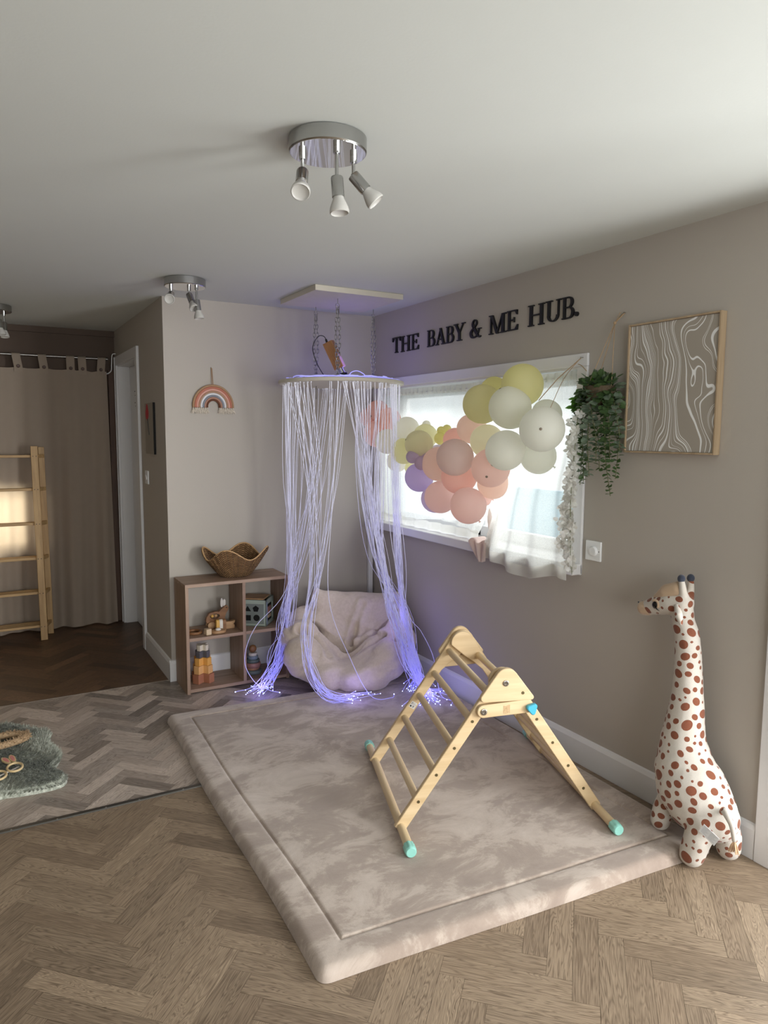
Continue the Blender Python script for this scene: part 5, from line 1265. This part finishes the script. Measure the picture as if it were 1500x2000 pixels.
# ---- toys in the shelf
def toys():
    wood_obj('toy_brown', (116, 78, 48), (150, 106, 68), 'X', .5); wood_obj('toy_tan', (160, 122, 86), (188, 150, 110), 'X', .5); wood_obj('toy_pale', (196, 170, 136), (216, 194, 162), 'X', .5)
    plain('felt_white', (206, 200, 196), .9); plain('toy_yellow', (214, 168, 86), .5); plain('toy_white', (222, 216, 206), .5); plain('toy_grey', (86, 86, 92), .6); plain('toy_dark', (58, 40, 28), .7)
    z = .3315
    # push-along rabbit
    r = thing('wooden_rabbit', 'brown wooden push-along rabbit with pale felt ears in the upper left cube', 'toy', (-1.145, -.13, z))
    prof = [(-.072, .045), (-.070, .070), (-.052, .098), (-.020, .106), (.010, .104), (.028, .118), (.036, .136), (.056, .140), (.070, .128), (.071, .112), (.058, .100), (.050, .080), (.044, .055), (.030, .036), (-.050, .034)]
    hole = [(-.020+.030*math.cos(q), .078+.016*math.sin(q)) for q in np.linspace(0, 2*PI, 17)[:-1]]
    fn = lambda a, b_, d: (-1.145+a, -.13+d, z+b_)
    # body as a band around its oval hole
    C0 = np.array((-.012, .075)); mb = MB(); n = 48; outer = []
    pr = np.array(prof)
    for k in range(n):
        a = 2*PI*k/n; dv = np.array((math.cos(a), math.sin(a))); best = .02
        for i in range(len(pr)):
            p, q = pr[i]-C0, pr[(i+1) % len(pr)]-C0; M2 = np.array(((dv[0], p[0]-q[0]), (dv[1], p[1]-q[1]))); de = np.linalg.det(M2)
            if abs(de) < 1e-12: continue
            tt, uu = np.linalg.solve(M2, p)
            if tt > 0 and -1e-9 <= uu <= 1+1e-9: best = max(best, tt)
        outer.append(C0+dv*best)
    inner = [C0+np.array((-.004+.030*math.cos(2*PI*k/n), .002+.0155*math.sin(2*PI*k/n))) for k in range(n)]
    vs = [fn(*q, d) for d in (-.012, .012) for L in (outer, inner) for q in L]
    fs = []
    for k in range(n):
        j = (k+1) % n; fs += [(k, j, n+j, n+k), (2*n+k, 3*n+k, 3*n+j, 2*n+j), (k, 2*n+k, 2*n+j, j), (n+k, n+j, 3*n+j, 3*n+k)]
    mb.add(vs, fs); bd = obj('body', mb, 'toy_brown', r, bevel=.001)
    for a, m_ in ((-.030, 'toy_yellow'), (-.008, 'toy_tan')): obj('bead', MB().ball(fn(a, .078, 0), .0105, 14, 10), m_, bd, True)
    for s in (-1, 1):
        for a in (-.040, .028): obj('wheel', MB().cyl(fn(a, .024, s*.014), fn(a, .024, s*.026), .024, n=24), 'toy_tan', r, 35, .002)
    for a, l in ((.030, .052), (.046, .046)):
        mb = MB(); leaf(mb, Vector(fn(a, .128, 0)), Vector((.15*(a > .04)-.05, 0, 1)), Vector((0, -1, 0)), l, .020, .1); mb2 = MB()
        mb2.ball(fn(a, .128+l*.5, .0), 1, 12, 10, (.0095, .003, l*.55)); obj('ear', mb2, 'felt_white', r, True)
    obj('eye', MB().cyl(fn(.056, .124, -.0115), fn(.056, .124, -.0130), .0045, n=12), 'toy_dark', bd)
    # ring rattle lying flat
    def flat_ring(nm, lab, c, R, rr, mat, sq=1):
        mb = MB(); mb.tube([(c[0]+R*math.cos(q), c[1]+R*sq*math.sin(q), c[2]+rr) for q in np.linspace(0, 2*PI, 33)[:-1]], rr, 10, closed=True); return single(nm, mb, mat, lab, 'toy', smooth=True)
    flat_ring('teether_ring', 'flat dark wooden ring lying at the left of the upper left cube', (-1.300, -.185, z), .040, .009, 'toy_brown')
    o = single('wooden_block', MB().obox((-1.236, -.247, z+.0185), (.034, .034, .036), rz=.25), 'toy_pale', 'pale wooden cube at the front edge of the upper left cube', 'toy block', bevel=.003)
    # small bear/flower shaped block
    mb = MB(); pr = [(-.036, 0), (.036, 0), (.036, .022), (.028, .027), (.036, .034), (.040, .050), (.028, .046), (.012, .044), (-.012, .044), (-.028, .048), (-.038, .046), (-.040, .030), (-.036, .024)]
    mb.prism(pr, lambda a, b_, d: (-1.087+a, -.165+d, z+.0005+b_), -.015, .015); single('animal_block', mb, 'toy_tan', 'notched wooden animal block at the right of the upper left cube', 'toy block', bevel=.002)
    mb = MB(); mb.prism([(.045*math.cos(q), .030*math.sin(q)) for q in np.linspace(0, 2*PI, 25)[:-1]], lambda a, b_, d: (-1.168+a, -.235+b_, z+d), .0005, .018)
    o = thing('rattle_disc', 'oval wooden rattle with a white ball at the front of the upper left cube', 'toy', (-1.168, -.235, z)); obj('disc', mb, 'toy_tan', o, 40, .003); obj('ball', MB().ball((-1.172, -.24, z+.022), .017, 16, 10, (1, .9, .6)), 'toy_white', o, True)
    o = thing('striped_arch', 'small arch toy striped yellow and white beside the wooden rabbit', 'toy', (-1.150, -.20, z))
    for k, m_ in enumerate(('toy_yellow', 'toy_white', 'toy_brown')):
        x = -1.172+.020*k; mb = MB(); mb.prism([(-.014, .0), (.014, 0), (.014, .055)]+[(.014*math.cos(q), .055+.014*math.sin(q)) for q in np.linspace(.3, PI-.3, 6)]+[(-.014, .055)], lambda a, b_, d: (x+d, -.195+a, z+.0005+b_), 0, .0195); obj('stripe', mb, m_, o, bevel=.001)
    # stacking tower of cross-shaped cups, each liftable
    def plus(cx, cy, z0, w, h, ang=PI/4):
        a, b_ = w/2, w/6; L = [(-b_, -a), (b_, -a), (b_, -b_), (a, -b_), (a, b_), (b_, b_), (b_, a), (-b_, a), (-b_, b_), (-a, b_), (-a, -b_), (-b_, -b_)]
        co, si = math.cos(ang), math.sin(ang); return MB().prism([(x*co-y*si, x*si+y*co) for x, y in L], lambda x, y, d: (cx+x, cy+y, d), z0, z0+h)
    zc = .0275
    for k, (w, h, c, lab) in enumerate(((.134, .056, (168, 112, 84), 'terracotta cross-shaped stacking block at the bottom of the tower'), (.118, .050, (222, 172, 112), 'apricot stacking block second from the bottom of the tower'), (.104, .046, (226, 168, 86), 'mustard stacking block in the middle of the tower'), (.088, .040, (92, 90, 94), 'dark grey stacking block under the cream one'), (.072, .036, (218, 208, 188), 'small cream stacking block on top of the tower'))):
        plain('stack_%d' % k, c, .55); single('stacking_block', plus(-1.248, -.165, zc, w, h-.0005, .62), 'stack_%d' % k, lab, 'toy block', 'stacking tower in the lower left cube', bevel=.002); zc += h
    # ring stacker
    r = thing('ring_stacker', 'wooden ring stacking toy with muted rings in the lower right cube', 'toy', (-.935, -.165, .0275))
    zc = .0275
    for k, (q, h, c) in enumerate(((.055, .024, (104, 116, 108)), (.040, .016, (178, 130, 92)), (.049, .030, (160, 116, 104)), (.042, .020, (92, 104, 98)), (.033, .022, (120, 134, 146)), (.028, .018, (214, 206, 192)))):
        plain('ring_%d' % k, c, .5); obj('ring' if k else 'base', MB().lathe([(q*.9, 0), (q, h*.25), (q, h*.75), (q*.9, h), (.006, h)], (-.935, -.165, zc+.0003), (0, 0, 1), 32), 'ring_%d' % k, r, 50); zc += h
    obj('top_ball', MB().ball((-.935, -.165, zc+.024), .0245, 20, 14, (1, .75, 1)), 'toy_brown', r, True)
    # shape sorter cube
    plain('sorter_sage', (160, 172, 160), .5); plain('sorter_grey', (120, 128, 124), .5); plain('sorter_blue', (130, 142, 158), .5); plain('hole_dark', (14, 13, 12), .9)
    Fc = Vector((-.874, -.245, z)); u = Vector((-.80, .60, 0)); v = Vector((.60, .80, 0)); S = .164
    r = thing('shape_sorter', 'sage wooden shape sorting cube in the upper right cube', 'toy', Fc+(u+v)*S/2)
    W = lambda a, b_, c: Fc+u*a+v*b_+Vector((0, 0, c))
    mb = MB()
    for (a0, a1, b0, b1, c0, c1) in ((0, S, 0, .006, .001, S), (0, .006, 0, S, .001, .024), (0, .006, 0, S, S-.030, S), (0, .006, 0, .034, .001, S), (0, .006, S-.022, S, .001, S), (0, S, S-.006, S, .001, S), (S-.006, S, 0, S, .001, S), (0, S, 0, S, .001, .007)):
        vs = [W(a, b_, c) for c in (c0, c1) for a, b_ in ((a0, b0), (a1, b0), (a1, b1), (a0, b1))]; mb.add(vs, [(0, 1, 2, 3), (7, 6, 5, 4), (0, 4, 5, 1), (1, 5, 6, 2), (2, 6, 7, 3), (3, 7, 4, 0)])
    bd = obj('case', mb, 'sorter_sage', r)
    face = lambda poly, d0, d1: MB().prism(poly, lambda a, c, d: W(a, -d, c), d0, d1)
    obj('face_panel', face([(.014, .016), (S-.012, .016), (S-.012, S-.024), (.014, S-.024)], 0, .0015), 'sorter_grey', r)
    for poly in ([(.062, .090), (.020+.0, .090), (.040, .124)], [(.092+.021*math.cos(q), .106+.021*math.sin(q)) for q in np.linspace(PI/2, PI/2+2*PI, 6)[:-1]], [(.104-.008+.020*math.cos(q), .050+.020*math.sin(q)) for q in np.linspace(0, 2*PI, 21)[:-1]], [(.024, .032), (.060, .032), (.060, .066), (.024, .066)]):
        poly = [(S-.014-a+.006, c+.004) for a, c in poly][::-1]
        obj('shape_hole', face(poly, .0012, .0022), 'hole_dark', bd)
    obj('side_panel', MB().prism([(.010, .010), (.030, .010), (.030, S-.012), (.010, S-.012)], lambda b_, c, d: W(-d, b_, c), 0, .0012), 'sorter_blue', r)
    vs = [W(.010, b_, c) for b_, c in ((.030, .022), (S-.02, .022), (S-.02, S-.03), (.030, S-.03))]; obj('side_opening', MB().add(vs, [(0, 1, 2, 3)]), 'hole_dark', r)
    mb = MB(); mb.obox(W(.004, .080, .092), (.006, .060, .042), rz=math.atan2(-.8, -.6)+PI/2); obj('loose_block', mb, 'ring_2', r); mb = MB(); mb.obox(W(.004, .080, .052), (.006, .060, .018), rz=math.atan2(-.8, -.6)+PI/2); obj('loose_block', mb, 'toy_pale', r)
    obj('lid', MB().add([W(a, b_, c) for c in (S, S+.007) for a, b_ in ((.018, .012), (S-.004, .012), (S-.004, S-.012), (.018, S-.012))], [(0, 1, 2, 3), (7, 6, 5, 4), (0, 4, 5, 1), (1, 5, 6, 2), (2, 6, 7, 3), (3, 7, 4, 0)]), 'toy_tan', r, bevel=.002)
toys()

# ---- soft rabbit on the window sill
def sill_rabbit():
    thin('muslin', (246, 238, 232), .05, .55); thin('muslin_pink', (244, 230, 224), .05, .5)
    z = .9325; r = thing('rabbit_comforter', 'pale muslin rabbit comforter slumped over the window sill', 'soft toy', (-.035, -1.36, z))
    mb = MB(); mb.chain([(-.030, -1.385, z+.030, .030), (-.030, -1.375, z+.055, .030)], 16, 10); obj('head', mb, 'muslin', r, True)
    for dy, l in ((.012, .125), (-.018, .115)): obj('ear', MB().tube(catmull([(-.030, -1.38+dy, z+.07), (-.034, -1.375+dy*1.6, z+.07+l*.5), (-.036, -1.378+dy*2.2, z+.07+l)], 12), [.010, .013, .015, .016, .016, .0155, .0150, .014, .013, .011, .009, .006, .002], 10), 'muslin', r, True)
    # cloth falling over the nosing of the sill
    mb = MB(); nu, nv = 24, 18; vs = []
    for j in range(nv+1):
        t = j/nv
        for i in range(nu+1):
            s = i/nu; w = .15 if t < .4 else .15-.085*(t-.4)/.6
            y = -1.285-.055*t+w*(s-.5)*-1.0; 
            if t < .35: x = .02-.094*(t/.35); zz = z+.016+.010*math.sin(s*9)
            else: x = -.074-.006*math.sin(s*14+t*3); zz = z+.014-(t-.35)/.65*.095-.010*math.sin(s*PI)*t
            vs.append((x-.004*abs(math.sin(s*11))*t, y, zz))
    mb.add(vs, [(j*(nu+1)+i, j*(nu+1)+i+1, (j+1)*(nu+1)+i+1, (j+1)*(nu+1)+i) for j in range(nv) for i in range(nu)])
    o = obj('blanket', mb, 'muslin_pink', r, True); m = o.modifiers.new('solid', 'SOLIDIFY'); m.thickness = .003
sill_rabbit()

# ---- sage fluffy rug with things on it, at the left edge
def fluffy_rug():
    t = NT('sage_pile'); n = t.noise(t.coord('Object'), 75, 3, .7); t.col(t.ramp(n, [(.35, lin((138, 143, 128))), (.65, lin((208, 211, 197)))])); t.set(Roughness=1); t.b.inputs['Sheen Weight'].default_value = .2; M['sage_pile'] = t.m
    edge = [(-2.307, -.292), (-2.217, -.383), (-2.141, -.476), (-2.118, -.574), (-2.140, -.650), (-2.115, -.723), (-2.095, -.816), (-2.115, -.896), (-2.137, -.942), (-2.112, -1.006), (-2.091, -1.062), (-2.114, -1.119), (-2.179, -1.134), (-2.275, -1.127), (-2.35, -1.115), (-2.47, -1.16), (-2.56, -1.13), (-2.64, -1.14), (-2.70, -1.07), (-2.68, -.98), (-2.73, -.88), (-2.70, -.78), (-2.74, -.68), (-2.68, -.58), (-2.66, -.48), (-2.56, -.36), (-2.45, -.30), (-2.38, -.31)]
    E = [(p.x, p.y) for p in catmull([(x, y, 0) for x, y in edge+edge[:1]], 168)][:-1]; c = np.array((-2.41, -.75))
    r = thing('fluffy_rug', 'sage green scallop-edged fluffy rug at the left edge', 'rug', (c[0], c[1], 0)); N = len(E)
    mb = MB(); lev = ((1.0, .001), (1.0, .012), (.985, .022), (.955, .028), (.85, .030), (.6, .031), (.3, .030), (.05, .030))
    vs = [(c[0]+(x-c[0])*k, c[1]+(y-c[1])*k, z) for k, z in lev for x, y in E]
    mb.add(vs, [(j*N+i, (j+1)*N+i, (j+1)*N+(i+1) % N, j*N+(i+1) % N) for j in range(len(lev)-1) for i in range(N)]+[tuple(range((len(lev)-1)*N, len(lev)*N))])
    obj('backing', mb, 'sage_pile', r, True)
    V, F = [], []; E_ = np.array(E)
    for k in range(26000):
        i = rng.integers(0, N); q = math.sqrt(rng.uniform(0, 1)); q = min(q, .995); p = c+(E_[i]-c)*q
        if p[0] < -2.52: continue
        a = 2.2*math.sin(p[0]*9+1.3*math.sin(p[1]*7))+rng.normal(0, .6); L = rng.uniform(.018, .036); h = rng.uniform(.35, .8)
        z = .026 if q < .95 else .014; w = .0026; d = (math.cos(a)*L, math.sin(a)*L)
        if q > .93: o_ = (E_[i]-c)/np.linalg.norm(E_[i]-c); d = (d[0]*.4+o_[0]*.012, d[1]*.4+o_[1]*.012)
        b_ = len(V); V += [(p[0]-w*math.sin(a), p[1]+w*math.cos(a), z), (p[0]+w*math.sin(a), p[1]-w*math.cos(a), z), (p[0]+d[0], p[1]+d[1], z+L*h)]; F.append((b_, b_+1, b_+2))
    m2 = MB(); m2.v = [tuple(map(float, v)) for v in V]; m2.f = F; o = obj('pile', m2, 'sage_pile', r); o['kind'] = 'stuff'
    # seagrass wreath
    plain('seagrass', (176, 148, 114), .9, var=.6, vscale=140)
    z = .058; wr = thing('wreath', 'brown frayed seagrass ring lying on the fluffy rug', 'wreath', (-2.37, -.635, .035))
    R0 = [(-2.372+.148*math.cos(q), -.632+.062*math.sin(q)+.012*math.cos(q)) for q in np.linspace(0, 2*PI, 49)[:-1]]
    obj('ring_core', MB().tube([(x, y, z+.004) for x, y in R0], .0165, 10, closed=True), 'seagrass', wr, True)
    mb = MB()
    for k in range(1500):
        i = int(rng.integers(0, 48)); f = rng.uniform(); x, y = (np.array(R0[i])*(1-f)+np.array(R0[(i+1) % 48])*f); a = rng.uniform(0, 2*PI); d = Vector((math.cos(a)*rng.uniform(.5, 1), math.sin(a)*rng.uniform(.5, 1), rng.uniform(-.5, 1))).normalized(); p = Vector((x, y, z+.004))+d*.013
        if p.z < .045: continue
        s = d.orthogonal().normalized()*.0030; mb.add([p-s, p+s, p+d*rng.uniform(.010, .020)], [(0, 1, 2)])
    o = obj('fibres', mb, 'seagrass', wr); o['kind'] = 'stuff'
    # bunny-eared wooden glasses
    plain('pale_wood', (222, 196, 148), .5); plain('ear_pink', (222, 140, 132), .6)
    g = thing('bunny_glasses', 'pale wooden toy glasses with pink bunny ears on the fluffy rug', 'toy', (-2.32, -.97, .05)); zz = .060
    for cx, cy in ((-2.288, -.953), (-2.352, -1.006)): 
        obj('rim', MB().tube([(cx+.030*math.cos(q), cy+.043*math.sin(q), zz) for q in np.linspace(0, 2*PI, 41)[:-1]], .0052, 8, closed=True), 'pale_wood', g, True)
    for (p, q) in (((-2.305, -.905), (-2.334, -.832)), ((-2.286, -.905), (-2.301, -.818))):
        p, q = Vector((*p, zz)), Vector((*q, zz+.006)); d = q-p; s = Vector((-d.y, d.x, 0)).normalized()
        def earp(k): return [tuple((p+d*u+s*k*w)[:2]) for u, w in ((0, .004), (.3, .011), (.65, .013), (.9, .008), (1, 0), (.9, -.008), (.65, -.013), (.3, -.011), (0, -.004))]
        e = obj('ear', MB().prism(earp(1)[::-1], lambda a, b_, dd: (a, b_, dd), zz-.003, zz+.004), 'pale_wood', g); m3 = MB().prism([((x-(p+d*.52).x)*.7+(p+d*.52).x, (y-(p+d*.52).y)*.75+(p+d*.52).y) for x, y in earp(.85)[::-1]], lambda a, b_, dd: (a, b_, dd), zz+.003, zz+.0052); obj('inner_ear', m3, 'ear_pink', e)
    obj('bridge', MB().tube([(-2.372, -1.022, zz-.004), (-2.272, -.948, zz-.004)], .0035, 8), 'toy_white', g, True)
fluffy_rug()
